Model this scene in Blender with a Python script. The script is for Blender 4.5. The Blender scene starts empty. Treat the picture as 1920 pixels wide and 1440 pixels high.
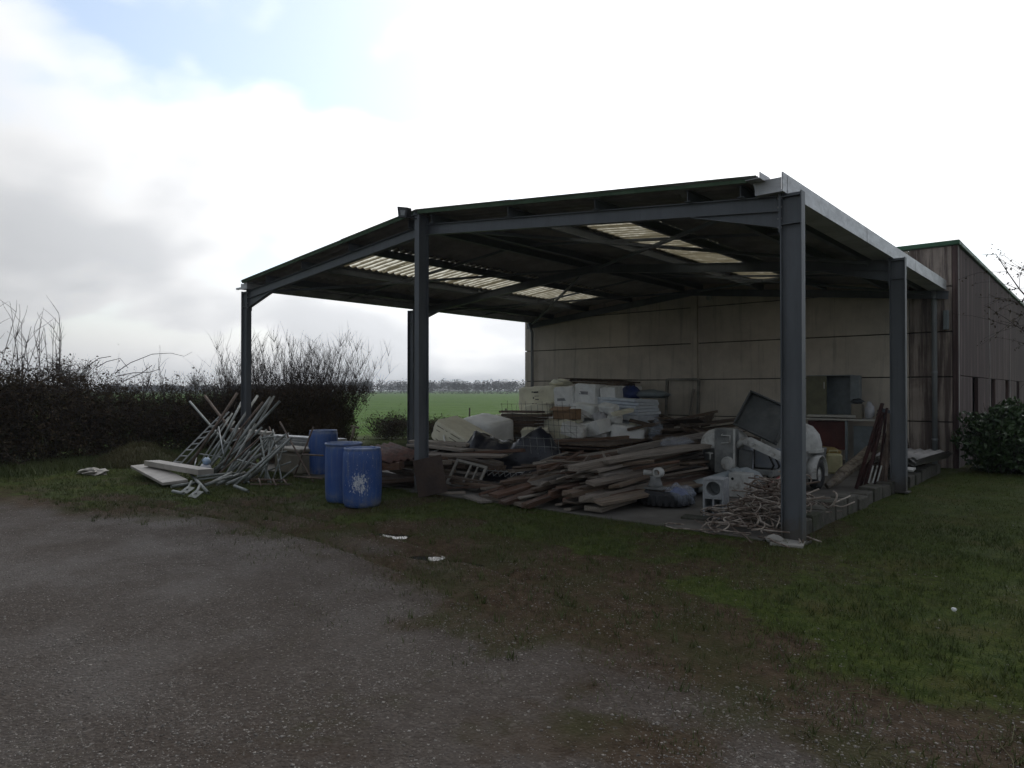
import bpy, bmesh, math, random
import numpy as np
from mathutils import Vector, Matrix, Euler

random.seed(7)
RNG = np.random.default_rng(11)
SC = bpy.context.scene
COL = SC.collection
rad = math.radians

# ------------------------------------------------------------------ camera, sky, sun, exposure
CAM = Vector((2.691, -7.945, 1.7))
CA, SA = 0.7588, 0.6513                      # shed axes seen from the camera
cam_d = bpy.data.cameras.new("camera")
cam = bpy.data.objects.new("camera", cam_d)
COL.objects.link(cam)
cam.location = CAM
fwd = Vector((-SA, CA, 12 / 1309)).normalized()
cam.rotation_euler = fwd.to_track_quat('-Z', 'Y').to_euler()
cam_d.sensor_width = 36
cam_d.lens = 36 * 1309 / 1920
cam_d.clip_start = 0.05
cam_d.clip_end = 8000
SC.camera = cam

SUN_AZ, SUN_EL = rad(14), rad(38)            # measured from the view direction, to the right
sx, sy = math.sin(SUN_AZ), math.cos(SUN_AZ)
SUN = Vector(((CA * sx - SA * sy) * math.cos(SUN_EL), (SA * sx + CA * sy) * math.cos(SUN_EL), math.sin(SUN_EL))).normalized()

world = bpy.data.worlds.new("World")
SC.world = world
world.use_nodes = True
wn, wl = world.node_tree.nodes, world.node_tree.links
wn.clear()


def N(nodes, t, **kw):
    n = nodes.new(t)
    for k, v in kw.items():
        if k == 'ins':
            for i, val in v.items():
                n.inputs[i].default_value = val
        else:
            setattr(n, k, v)
    return n


def mathn(nodes, links, op, a, b=None, c=None, clamp=False):
    n = nodes.new('ShaderNodeMath')
    n.operation = op
    n.use_clamp = clamp
    for i, q in enumerate((a, b, c)):
        if q is None:
            continue
        if isinstance(q, (int, float)):
            n.inputs[i].default_value = q
        else:
            links.new(q, n.inputs[i])
    return n.outputs[0]


def maprange(nodes, links, v, a, b, c, d, smooth=True):
    n = nodes.new('ShaderNodeMapRange')
    n.interpolation_type = 'SMOOTHSTEP' if smooth else 'LINEAR'
    links.new(v, n.inputs[0])
    for i, q in zip((1, 2, 3, 4), (a, b, c, d)):
        n.inputs[i].default_value = q
    return n.outputs[0]


def mixc(nodes, links, f, a, b, blend='MIX'):
    n = nodes.new('ShaderNodeMix')
    n.data_type = 'RGBA'
    n.blend_type = blend
    for sock, q in ((n.inputs[0], f), (n.inputs[6], a), (n.inputs[7], b)):
        if isinstance(q, (int, float)):
            sock.default_value = q
        elif isinstance(q, (tuple, list)):
            sock.default_value = tuple(q) + (1,) if len(q) == 3 else tuple(q)
        else:
            links.new(q, sock)
    return n.outputs[2]


def build_sky():
    nd, lk = wn, wl
    out = nd.new('ShaderNodeOutputWorld')
    bg = nd.new('ShaderNodeBackground')
    lk.new(bg.outputs[0], out.inputs[0])
    tc = nd.new('ShaderNodeTexCoord')
    D = tc.outputs['Generated']
    sep = nd.new('ShaderNodeSeparateXYZ')
    lk.new(D, sep.inputs[0])
    z = mathn(nd, lk, 'MAXIMUM', sep.outputs[2], 0.0)
    den = mathn(nd, lk, 'ADD', z, 0.34)
    comb = nd.new('ShaderNodeCombineXYZ')
    lk.new(mathn(nd, lk, 'DIVIDE', sep.outputs[0], den), comb.inputs[0])
    lk.new(mathn(nd, lk, 'DIVIDE', sep.outputs[1], den), comb.inputs[1])
    comb.inputs[2].default_value = 3.7

    def noise(scale, detail, rough, dist, off):
        mp = nd.new('ShaderNodeMapping')
        mp.inputs[1].default_value = off
        lk.new(comb.outputs[0], mp.inputs[0])
        n = N(nd, 'ShaderNodeTexNoise')
        n.inputs['Scale'].default_value = scale
        n.inputs['Detail'].default_value = detail
        n.inputs['Roughness'].default_value = rough
        n.inputs['Distortion'].default_value = dist
        lk.new(mp.outputs[0], n.inputs['Vector'])
        return n.outputs[0]
    big = noise(1.15, 3, 0.5, 0.5, SKY_OFF1)
    fine = noise(3.0, 8, 0.52, 0.1, SKY_OFF2)
    both = mathn(nd, lk, 'ADD', mathn(nd, lk, 'MULTIPLY', big, 0.72), mathn(nd, lk, 'MULTIPLY', fine, 0.28))
    dt = nd.new('ShaderNodeVectorMath')
    dt.operation = 'DOT_PRODUCT'
    lk.new(D, dt.inputs[0])
    dt.inputs[1].default_value = SUN
    dot = mathn(nd, lk, 'MAXIMUM', dt.outputs['Value'], 0.0)
    glow = mathn(nd, lk, 'POWER', dot, 2.5)
    # how thick the cloud is decides how grey it looks; light scattered forward brightens it near the sun
    thick = maprange(nd, lk, both, 0.43, 0.62, 0.0, 1.0)
    bright = mathn(nd, lk, 'ADD', mathn(nd, lk, 'MULTIPLY', glow, 2.0), 0.42)
    shade = maprange(nd, lk, thick, 0.0, 1.0, 1.2, 0.88, False)
    val = mathn(nd, lk, 'MULTIPLY', bright, shade)
    ccol = nd.new('ShaderNodeMix')
    ccol.data_type = 'RGBA'
    lk.new(thick, ccol.inputs[0])
    ccol.inputs[6].default_value = (1.0, 1.0, 1.0, 1)
    ccol.inputs[7].default_value = (0.95, 0.97, 1.0, 1)
    cl = nd.new('ShaderNodeVectorMath')
    cl.operation = 'SCALE'
    lk.new(ccol.outputs[2], cl.inputs[0])
    lk.new(val, cl.inputs[3])
    sky = nd.new('ShaderNodeTexSky')
    sky.sky_type = 'NISHITA'
    sky.sun_disc = False
    sky.sun_elevation = SUN_EL
    sky.sun_rotation = math.atan2(SUN.x, SUN.y)
    sky.air_density = 1.2
    sky.dust_density = 0.6
    skm = nd.new('ShaderNodeVectorMath')
    skm.operation = 'SCALE'
    lk.new(sky.outputs[0], skm.inputs[0])
    skm.inputs[3].default_value = 0.215
    cover = maprange(nd, lk, both, 0.395, 0.51, 0.2, 1.0)
    low = maprange(nd, lk, z, 0.03, 0.22, 1.0, 0.0)
    cover = mathn(nd, lk, 'MAXIMUM', cover, low)
    fin = mixc(nd, lk, cover, skm.outputs[0], cl.outputs[0])
    lk.new(fin, bg.inputs[0])
    bg.inputs[1].default_value = SKY_STRENGTH


SKY_OFF1, SKY_OFF2, SKY_STRENGTH = (7.58, -15.18, 0), (-1.92, 6.32, 0), 1.0
build_sky()

sun_d = bpy.data.lights.new("sun", 'SUN')
sun_d.energy = 0.5
sun_d.angle = rad(14)
sun_d.color = (1.0, 0.95, 0.87)
sun_o = bpy.data.objects.new("sun", sun_d)
COL.objects.link(sun_o)
sun_o.location = SUN * 60
sun_o.rotation_euler = SUN.to_track_quat('Z', 'Y').to_euler()

SC.render.engine = 'CYCLES'
vs = SC.view_settings
vs.view_transform = 'Standard'
vs.look = 'None'
vs.gamma = 1
vs.exposure = -0.42
cy = SC.cycles
cy.use_denoising = True
cy.use_adaptive_sampling = True
cy.adaptive_threshold = 0.015
cy.max_bounces = 7
cy.diffuse_bounces = 4
cy.glossy_bounces = 3
cy.transmission_bounces = 4
cy.transparent_max_bounces = 8
cy.volume_bounces = 0
cy.sample_clamp_indirect = 6

# ------------------------------------------------------------------ mesh helpers


class MB:
    def __init__(s):
        s.v, s.f, s.m = [], [], []

    def add(s, vs_, fs, mi=0):
        o = len(s.v)
        s.v += [tuple(p) for p in vs_]
        s.f += [tuple(i + o for i in f) for f in fs]
        s.m += [mi] * len(fs)
        return s

    def box(s, c, d, rot=None, mi=0):
        R = Euler(rot).to_matrix() if rot else None
        vv = []
        for sx_ in (-.5, .5):
            for sy_ in (-.5, .5):
                for sz_ in (-.5, .5):
                    p = Vector((sx_ * d[0], sy_ * d[1], sz_ * d[2]))
                    if R:
                        p = R @ p
                    vv.append((p.x + c[0], p.y + c[1], p.z + c[2]))
        return s.add(vv, [(0, 1, 3, 2), (4, 6, 7, 5), (0, 4, 5, 1), (2, 3, 7, 6), (0, 2, 6, 4), (1, 5, 7, 3)], mi)

    def prism(s, poly, p0, u, v, vec, mi=0):
        """extrude a 2d polygon (in axes u, v about p0) along vec"""
        p0, u, v, vec = Vector(p0), Vector(u), Vector(v), Vector(vec)
        n = len(poly)
        a = [p0 + u * x + v * y for x, y in poly]
        b = [p + vec for p in a]
        fs = [(i, (i + 1) % n, n + (i + 1) % n, n + i) for i in range(n)]
        return s.add(a + b, fs + [tuple(range(n - 1, -1, -1)), tuple(range(n, 2 * n))], mi)

    def ibeam(s, p0, p1, depth, width, side, tf=.011, tw=.008, mi=0):
        """I section from p0 to p1; 'side' is the direction of the flange width"""
        p0, p1 = Vector(p0), Vector(p1)
        ax = (p1 - p0).normalized()
        side = Vector(side).normalized()
        up = ax.cross(side).normalized()
        d, w, t = depth / 2, width / 2, tw / 2
        poly = [(-w, -d), (w, -d), (w, -d + tf), (t, -d + tf), (t, d - tf), (w, d - tf), (w, d), (-w, d), (-w, d - tf), (-t, d - tf), (-t, -d + tf), (-w, -d + tf)]
        p0u = [p0 + side * x + up * y for x, y in poly]
        p1u = [q + (p1 - p0) for q in p0u]
        fs = [(i, (i + 1) % 12, 12 + (i + 1) % 12, 12 + i) for i in range(12)]
        caps = [(0, 1, 2, 11), (2, 3, 10, 11), (3, 4, 9, 10), (4, 5, 8, 9), (5, 6, 7, 8)]
        fs += [tuple(reversed(c)) for c in caps] + [tuple(i + 12 for i in c) for c in caps]
        return s.add(p0u + p1u, fs, mi)

    def bar(s, p0, p1, w, h, up=(0, 0, 1), mi=0):
        p0, p1 = Vector(p0), Vector(p1)
        ax = (p1 - p0).normalized()
        u = Vector(up)
        if abs(ax.dot(u)) > .97:
            u = Vector((1, 0, 0))
        sd = ax.cross(u).normalized()
        u = sd.cross(ax).normalized()
        return s.prism([(-w / 2, -h / 2), (w / 2, -h / 2), (w / 2, h / 2), (-w / 2, h / 2)], p0, sd, u, p1 - p0, mi)

    def tube(s, pts, r, n=8, cap=True, mi=0):
        pts = [Vector(p) for p in pts]
        rs = r if isinstance(r, (list, tuple)) else [r] * len(pts)
        vv, fs = [], []
        prev = None
        for i, p in enumerate(pts):
            t = (pts[min(i + 1, len(pts) - 1)] - pts[max(i - 1, 0)]).normalized()
            if prev is None:
                a = Vector((0, 0, 1)) if abs(t.z) < .9 else Vector((1, 0, 0))
                u = t.cross(a).normalized()
            else:
                u = (prev - t * prev.dot(t)).normalized()
            prev = u
            w = t.cross(u)
            for k in range(n):
                an = 2 * math.pi * k / n
                vv.append(p + (u * math.cos(an) + w * math.sin(an)) * rs[i])
        for i in range(len(pts) - 1):
            for k in range(n):
                fs.append((i * n + k, i * n + (k + 1) % n, (i + 1) * n + (k + 1) % n, (i + 1) * n + k))
        if cap:
            fs.append(tuple(range(n - 1, -1, -1)))
            fs.append(tuple(range((len(pts) - 1) * n, len(pts) * n)))
        return s.add(vv, fs, mi)

    def pipe(s, p0, p1, r, t, n=12, mi=0):
        """open pipe with wall thickness t"""
        p0, p1 = Vector(p0), Vector(p1)
        ax = (p1 - p0).normalized()
        a = Vector((0, 0, 1)) if abs(ax.z) < .9 else Vector((1, 0, 0))
        u = ax.cross(a).normalized()
        w = ax.cross(u)
        vv = []
        for p in (p0, p1):
            for rr in (r, r - t):
                for k in range(n):
                    an = 2 * math.pi * k / n
                    vv.append(p + (u * math.cos(an) + w * math.sin(an)) * rr)
        fs = []
        for k in range(n):
            j = (k + 1) % n
            fs += [(k, j, 2 * n + j, 2 * n + k), (n + j, n + k, 3 * n + k, 3 * n + j), (j, k, n + k, n + j), (2 * n + k, 2 * n + j, 3 * n + j, 3 * n + k)]
        return s.add(vv, fs, mi)

    def lathe(s, prof, n=24, c=(0, 0, 0), axis='Z', a0=0, a1=2 * math.pi, mi=0):
        full = abs(a1 - a0 - 2 * math.pi) < 1e-6
        m = n if full else n + 1
        vv, fs = [], []
        for r, z in prof:
            for k in range(m):
                an = a0 + (a1 - a0) * k / n
                q = (r * math.cos(an), r * math.sin(an), z)
                if axis == 'X':
                    q = (q[2], q[0], q[1])
                elif axis == 'Y':
                    q = (q[1], q[2], q[0])
                vv.append((q[0] + c[0], q[1] + c[1], q[2] + c[2]))
        for i in range(len(prof) - 1):
            for k in range(n):
                j = (k + 1) % m
                fs.append((i * m + k, i * m + j, (i + 1) * m + j, (i + 1) * m + k))
        return s.add(vv, fs, mi)

    def mesh(s, name, mats, smooth=False):
        me = bpy.data.meshes.new(name)
        me.from_pydata(s.v, [], s.f)
        mats = mats if isinstance(mats, (list, tuple)) else [mats]
        for m in mats:
            me.materials.append(m)
        if len(mats) > 1:
            me.polygons.foreach_set('material_index', s.m)
        if smooth:
            me.polygons.foreach_set('use_smooth', [True] * len(s.f))
        me.update()
        return me


def np_mesh(name, V, F, mat, smooth=False):
    """big mesh from arrays: V (n,3), F (m,k)"""
    me = bpy.data.meshes.new(name)
    V = np.asarray(V, dtype=np.float32)
    F = np.asarray(F, dtype=np.int32)
    k = F.shape[1]
    me.vertices.add(len(V))
    me.vertices.foreach_set('co', V.ravel())
    me.loops.add(F.size)
    me.loops.foreach_set('vertex_index', F.ravel())
    me.polygons.add(len(F))
    me.polygons.foreach_set('loop_start', np.arange(0, F.size, k, dtype=np.int32))
    me.polygons.foreach_set('loop_total', np.full(len(F), k, dtype=np.int32))
    if smooth:
        me.polygons.foreach_set('use_smooth', np.ones(len(F), dtype=bool))
    me.update(calc_edges=True)
    if mat:
        me.materials.append(mat)
    return me


def tag(o, label=None, cat=None, group=None, kind=None):
    if label:
        o['label'] = label
    if cat:
        o['category'] = cat
    if group:
        o['group'] = group
    if kind:
        o['kind'] = kind
    return o


def link(name, me, parent=None, loc=None, rot=None, scale=None):
    o = bpy.data.objects.new(name, me)
    COL.objects.link(o)
    if parent:
        o.parent = parent
    if loc is not None:
        o.location = loc
    if rot is not None:
        o.rotation_euler = rot
    if scale is not None:
        o.scale = scale
    return o


def thing(name, label, cat, loc=(0, 0, 0), rot=(0, 0, 0), group=None):
    o = link(name, None, None, loc, rot)
    o.empty_display_size = .2
    return tag(o, label, cat, group)


def bevel(o, w=.006, seg=1):
    m = o.modifiers.new('bevel', 'BEVEL')
    m.width = w
    m.segments = seg
    m.limit_method = 'ANGLE'
    m.angle_limit = rad(40)
    return o


def part(mb, name, mat, parent, smooth=False, bv=0):
    """part in the parent's local frame"""
    o = link(name, mb.mesh(name, mat, smooth), parent)
    if bv:
        bevel(o, bv)
    return o


def wpart(mb, name, mat, parent, smooth=False, bv=0):
    """part given in world coordinates under an unrotated parent"""
    L = Vector((0, 0, 0))
    p = parent
    while p is not None:
        L += p.location
        p = p.parent
    mb.v = [(a - L.x, b - L.y, c - L.z) for a, b, c in mb.v]
    return part(mb, name, mat, parent, smooth, bv)


def solo(mb, name, mat, label, cat, group=None, smooth=False, bv=0, base=None, kind=None):
    """a thing that is one mesh, given in world coordinates; origin at its base"""
    if base is None:
        a = np.array(mb.v)
        base = ((a[:, 0].min() + a[:, 0].max()) / 2, (a[:, 1].min() + a[:, 1].max()) / 2, a[:, 2].min())
    mb.v = [(p[0] - base[0], p[1] - base[1], p[2] - base[2]) for p in mb.v]
    o = link(name, mb.mesh(name, mat, smooth), None, base)
    if bv:
        bevel(o, bv)
    return tag(o, label, cat, group, kind)


# ------------------------------------------------------------------ materials


def material(name):
    m = bpy.data.materials.new(name)
    m.use_nodes = True
    nd = m.node_tree.nodes
    nd.clear()
    out = nd.new('ShaderNodeOutputMaterial')
    b = nd.new('ShaderNodeBsdfPrincipled')
    m.node_tree.links.new(b.outputs[0], out.inputs[0])
    return m, nd, m.node_tree.links, b, out


def coords(nd, lk, space='world', scale=(1, 1, 1), rnd=False):
    if space == 'world':
        src = nd.new('ShaderNodeNewGeometry').outputs['Position']
    else:
        src = nd.new('ShaderNodeTexCoord').outputs['Object']
    mp = nd.new('ShaderNodeMapping')
    mp.inputs[3].default_value = scale
    lk.new(src, mp.inputs[0])
    if rnd:
        oi = nd.new('ShaderNodeObjectInfo')
        cx = nd.new('ShaderNodeCombineXYZ')
        for i in range(3):
            lk.new(mathn(nd, lk, 'MULTIPLY', oi.outputs['Random'], 37.0 + 11 * i), cx.inputs[i])
        lk.new(cx.outputs[0], mp.inputs[1])
    return mp.outputs[0]


def noise(nd, lk, vec, scale, detail=5, rough=.6, dist=0):
    n = nd.new('ShaderNodeTexNoise')
    lk.new(vec, n.inputs['Vector'])
    n.inputs['Scale'].default_value = scale
    n.inputs['Detail'].default_value = detail
    n.inputs['Roughness'].default_value = rough
    n.inputs['Distortion'].default_value = dist
    return n.outputs[0]


def bump(nd, lk, b, h, strength, dist=.02):
    bp = nd.new('ShaderNodeBump')
    bp.inputs['Strength'].default_value = strength
    bp.inputs['Distance'].default_value = dist
    lk.new(h, bp.inputs['Height'])
    lk.new(bp.outputs[0], b.inputs['Normal'])


def simple(name, c1, c2=None, rough=.7, metal=0, scale=6, detail=6, stretch=(1, 1, 1), space='object', bmp=.15, dirt=None, dirt_amt=.5, dscale=2.5, lo=.35, hi=.65):
    """two tones of one surface broken up by noise, with optional patches of dirt"""
    m, nd, lk, b, out = material(name)
    v = coords(nd, lk, space, stretch, rnd=(space == 'object'))
    n1 = noise(nd, lk, v, scale, detail, .62, .2)
    c2 = c2 or tuple(x * .7 for x in c1)
    col = mixc(nd, lk, maprange(nd, lk, n1, lo, hi, 0, 1), c2, c1)
    if dirt:
        n2 = noise(nd, lk, v, dscale, 8, .7, .4)
        col = mixc(nd, lk, maprange(nd, lk, n2, .5, .72, 0, dirt_amt), col, dirt)
    lk.new(col, b.inputs['Base Color'])
    n3 = noise(nd, lk, v, scale * 5, 4, .6)
    lk.new(maprange(nd, lk, n3, .3, .7, max(rough - .12, .05), min(rough + .12, 1), False), b.inputs['Roughness'])
    b.inputs['Metallic'].default_value = metal
    if bmp:
        bump(nd, lk, b, mathn(nd, lk, 'ADD', n1, mathn(nd, lk, 'MULTIPLY', n3, .5)), bmp)
    return m


def wood(name, tones, rough=.85):
    """plank wood: tone picked per plank, grain along local x"""
    m, nd, lk, b, out = material(name)
    oi = nd.new('ShaderNodeObjectInfo')
    rp = nd.new('ShaderNodeValToRGB')
    rp.color_ramp.interpolation = 'LINEAR'
    el = rp.color_ramp.elements
    while len(el) < len(tones):
        el.new(.5)
    for i, t in enumerate(tones):
        el[i].position = i / (len(tones) - 1)
        el[i].color = tuple(t) + (1,)
    lk.new(oi.outputs['Random'], rp.inputs[0])
    v = coords(nd, lk, 'object', (1.5, 6, 5), True)
    g = noise(nd, lk, v, 3, 8, .7, .6)
    v2 = coords(nd, lk, 'object', (2.5, 2.2, 2), True)
    g2 = noise(nd, lk, v2, 2.2, 6, .65)
    dark = mixc(nd, lk, 1.0, rp.outputs[0], (.35, .33, .32), 'MULTIPLY')
    col = mixc(nd, lk, maprange(nd, lk, g, .36, .62, 0, 1), dark, rp.outputs[0])
    col = mixc(nd, lk, maprange(nd, lk, g2, .5, .75, 0, .75), col, (.2, .19, .18))
    lk.new(col, b.inputs['Base Color'])
    b.inputs['Roughness'].default_value = rough
    bump(nd, lk, b, g, .5, .012)
    return m


M = {}


def m_steel():
    m, nd, lk, b, out = material('painted_steel')
    v = coords(nd, lk, 'world', (1, 1, .35))
    n = noise(nd, lk, v, 2.0, 6, .62)
    col = mixc(nd, lk, maprange(nd, lk, n, .35, .65, 0, 1), (.084, .093, .104), (.122, .132, .148))
    st = noise(nd, lk, coords(nd, lk, 'world', (12, 12, .5)), 2.0, 6, .65)
    col = mixc(nd, lk, maprange(nd, lk, st, .52, .74, 0, .45), col, (.06, .065, .065))
    fr = noise(nd, lk, coords(nd, lk, 'world'), 26, 6, .7)
    col = mixc(nd, lk, maprange(nd, lk, fr, .66, .74, 0, .8), col, (.10, .05, .03))
    sp = nd.new('ShaderNodeSeparateXYZ')
    lk.new(coords(nd, lk, 'world'), sp.inputs[0])
    mud = mathn(nd, lk, 'ADD', maprange(nd, lk, sp.outputs[2], .0, .55, .75, 0), mathn(nd, lk, 'MULTIPLY', mathn(nd, lk, 'ADD', noise(nd, lk, coords(nd, lk, 'world'), 9, 7, .7), -.5), 1.2))
    col = mixc(nd, lk, maprange(nd, lk, mud, .3, .7, 0, .7), col, (.075, .062, .045))
    lk.new(col, b.inputs['Base Color'])
    lk.new(maprange(nd, lk, n, .3, .7, .42, .62), b.inputs['Roughness'])
    bump(nd, lk, b, fr, .06)
    return m


M['steel'] = m_steel()
M['galv'] = simple('galvanised_steel', (.52, .525, .54), (.40, .405, .42), .45, .25, 2.5, 6, (1, 1, 3), 'world', .05, (.22, .22, .21), .5, 1.5)
M['bolt'] = simple('bolt_steel', (.5, .5, .5), None, .4, .8, 20)
M['fibre'] = simple('fibre_cement', (.30, .285, .27), (.20, .19, .18), .9, 0, 1.6, 7, (1, 1, 1), 'world', .1)
M['moss'] = simple('mossy_verge', (.065, .11, .065), (.04, .07, .04), .9, 0, 3, 6, (1, 1, 1), 'world', .1)
M['green'] = simple('green_coping', (.045, .14, .075), (.035, .105, .055), .5, 0, 1.5, 4, (1, 1, 1), 'world', .03)
M['galv_tube'] = simple('scaffold_tube', (.32, .335, .325), (.16, .175, .16), .55, .35, 5, 7, (1, 1, 1), 'world', .2, (.13, .12, .09), .8, 2.2)
M['alu'] = simple('aluminium', (.55, .56, .57), (.40, .41, .42), .45, .5, 5, 6, (1, 1, 1), 'object', .1, (.2, .2, .19), .6, 2)
M['rusttube'] = simple('rusty_tube', (.17, .125, .10), (.09, .065, .052), .8, .1, 6, 7, (1, 1, 1), 'world', .2)
M['concrete'] = simple('floor_concrete', (.125, .115, .10), (.075, .068, .058), .8, 0, .9, 9, (1, 1, 1), 'world', .15, (.07, .06, .045), .8, .6)
M['block'] = simple('concrete_block', (.085, .078, .065), (.045, .044, .034), .95, 0, 7, 8, (1, 1, 1), 'object', .5, (.035, .045, .018), .85, 2.2)
M['greyblock'] = simple('grey_block', (.33, .34, .35), (.24, .25, .26), .95, 0, 14, 8, (1, 1, 1), 'object', .5)
M['wood'] = wood('old_planks', [(.09, .05, .033), (.17, .088, .055), (.235, .18, .128), (.135, .072, .046), (.27, .232, .188), (.12, .08, .058)])
M['greywood'] = wood('grey_planks', [(.27, .24, .21), (.35, .315, .275), (.25, .205, .165), (.39, .345, .295)])
M['darkwood'] = wood('dark_planks', [(.085, .055, .038), (.14, .095, .065), (.11, .08, .06), (.20, .15, .11), (.07, .05, .04)])
M['log'] = wood('log_wood', [(.24, .20, .15), (.26, .21, .16)])
M['rust'] = simple('rusty_plate', (.055, .036, .027), (.035, .024, .02), .85, .1, 4, 8, (1, 1, 1), 'object', .2, (.085, .05, .035), .5, 2)
M['corr_red'] = simple('red_brown_sheet', (.12, .055, .038), (.07, .036, .028), .7, 0, 5, 7, (1, 1, 1), 'object', .1, (.16, .14, .12), .5, 3)
M['barrel'] = None
M['foam'] = simple('cream_foam', (.78, .755, .61), (.68, .645, .51), .8, 0, 4, 6, (1, 1, 1), 'object', .12, (.35, .32, .26), .5, 1.5)
M['foam2'] = simple('white_foam', (.82, .82, .80), (.72, .72, .70), .75, 0, 4, 6, (1, 1, 1), 'object', .1, (.40, .38, .34), .5, 1.4)
M['film'] = simple('white_film', (.84, .84, .83), (.75, .75, .75), .32, 0, 5, 6, (1, 1, 1), 'object', .3)
M['bluefoam'] = simple('pale_blue_sheets', (.66, .70, .76), (.57, .61, .67), .7, 0, 4, 6, (1, 1, 1), 'object', .1)
M['ink'] = simple('print_ink', (.06, .06, .07), None, .7)
M['blueink'] = simple('blue_print', (.08, .10, .30), None, .7)
M['inkgrey'] = simple('grey_print', (.30, .31, .33), (.2, .2, .22), .7)
M['stripe'] = simple('foam_gap', (.20, .18, .12), (.14, .12, .08), .9)
M['card'] = simple('cardboard', (.30, .19, .11), (.24, .15, .085), .85, 0, 4)
M['tarp'] = simple('dark_tarp', (.022, .024, .034), (.012, .013, .02), .36, 0, 3, 6, (1, 1, 1), 'world', .3)
M['rubber'] = simple('tyre_rubber', (.022, .023, .026), (.015, .015, .017), .75, 0, 8, 5, (1, 1, 1), 'object', .2)
M['pvc'] = simple('grey_pvc', (.36, .39, .41), (.27, .30, .31), .5, 0, 5, 6, (1, 1, 1), 'object', .05, (.2, .18, .15), .4, 3)
M['white_paint'] = simple('chipped_white_paint', (.52, .52, .50), (.36, .36, .345), .6, 0, 5, 8, (1, 1, 1), 'object', .15, (.15, .125, .10), .9, 4)
M['grey_paint'] = simple('worn_grey_paint', (.21, .215, .21), (.12, .125, .125), .65, 0, 5, 7, (1, 1, 1), 'object', .15, (.38, .37, .34), .6, 2.6)
M['dark_paint'] = simple('dark_grey_paint', (.10, .105, .105), (.065, .07, .07), .6, 0, 3, 7, (1, 1, 1), 'object', .15, (.17, .165, .15), .6, 2.6)
M['bluegrey'] = simple('blue_grey_panel', (.30, .34, .42), (.40, .41, .43), .6, 0, 3, 7, (1, 1, 1), 'object', .1)
M['hose'] = simple('black_hose', (.02, .02, .02), None, .6)
M['red'] = simple('red_paint', (.24, .03, .03), (.16, .022, .022), .5, 0, 4)
M['dkred'] = simple('dark_red_board', (.12, .03, .022), (.08, .022, .018), .6, 0, 3)
M['redlead'] = simple('red_lead_steel', (.065, .024, .022), (.04, .018, .017), .7, .1, 5, 7, (1, 1, 1), 'world')
M['hook'] = simple('limed_steel_rod', (.40, .35, .30), (.12, .085, .065), .8, .1, 7, 8, (1, 1, 1), 'world', .3, (.085, .05, .036), .9, 4)
M['cab_olive'] = simple('olive_metal_door', (.15, .145, .085), (.12, .115, .07), .5)
M['cab_grey'] = simple('grey_metal_cabinet', (.20, .23, .245), (.16, .18, .19), .5)
M['shelfm'] = simple('pale_shelf_edge', (.52, .50, .45), (.42, .40, .36), .6)
M['yellow'] = simple('yellow_plastic', (.50, .455, .26), (.40, .36, .20), .45, 0, 4, 6, (1, 1, 1), 'object', .05, (.25, .2, .1), .5, 3)
M['ochre'] = simple('ochre_plastic', (.27, .19, .06), (.2, .13, .045), .5)
M['darkbag'] = simple('dark_bag', (.05, .06, .07), (.03, .036, .045), .5, 0, 4, 6, (1, 1, 1), 'object', .4)
M['whitebag'] = simple('white_bag', (.52, .52, .54), (.40, .40, .43), .6, 0, 5, 6, (1, 1, 1), 'object', .5)
M['bluebag'] = simple('blue_bag', (.035, .06, .20), (.025, .04, .13), .4, 0, 4, 6, (1, 1, 1), 'object', .4)
M['black'] = simple('black_opening', (.012, .012, .013), None, .8)
M['wire'] = simple('rusty_wire', (.10, .085, .075), (.07, .05, .04), .7, .3)
M['frame_wood'] = simple('grey_painted_frame', (.24, .23, .205), (.16, .15, .135), .75, 0, 5, 7)
M['cream_grp'] = simple('cream_tank', (.25, .22, .17), (.18, .16, .125), .6, 0, 3, 6, (1, 1, 1), 'object', .1, (.14, .12, .09), .6, 2)
M['marble'] = simple('pale_board', (.42, .39, .355), (.33, .305, .275), .6, 0, 4, 7, (1, 1, 1), 'object', .1, (.28, .25, .2), .5, 2)
M['stone'] = simple('pale_stone', (.42, .40, .36), (.30, .28, .25), .9, 0, 5, 8, (1, 1, 1), 'object', .5)
M['floodbody'] = simple('lamp_housing', (.02, .02, .022), None, .5)
M['glass_off'] = simple('lamp_glass', (.25, .25, .25), None, .15)


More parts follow.
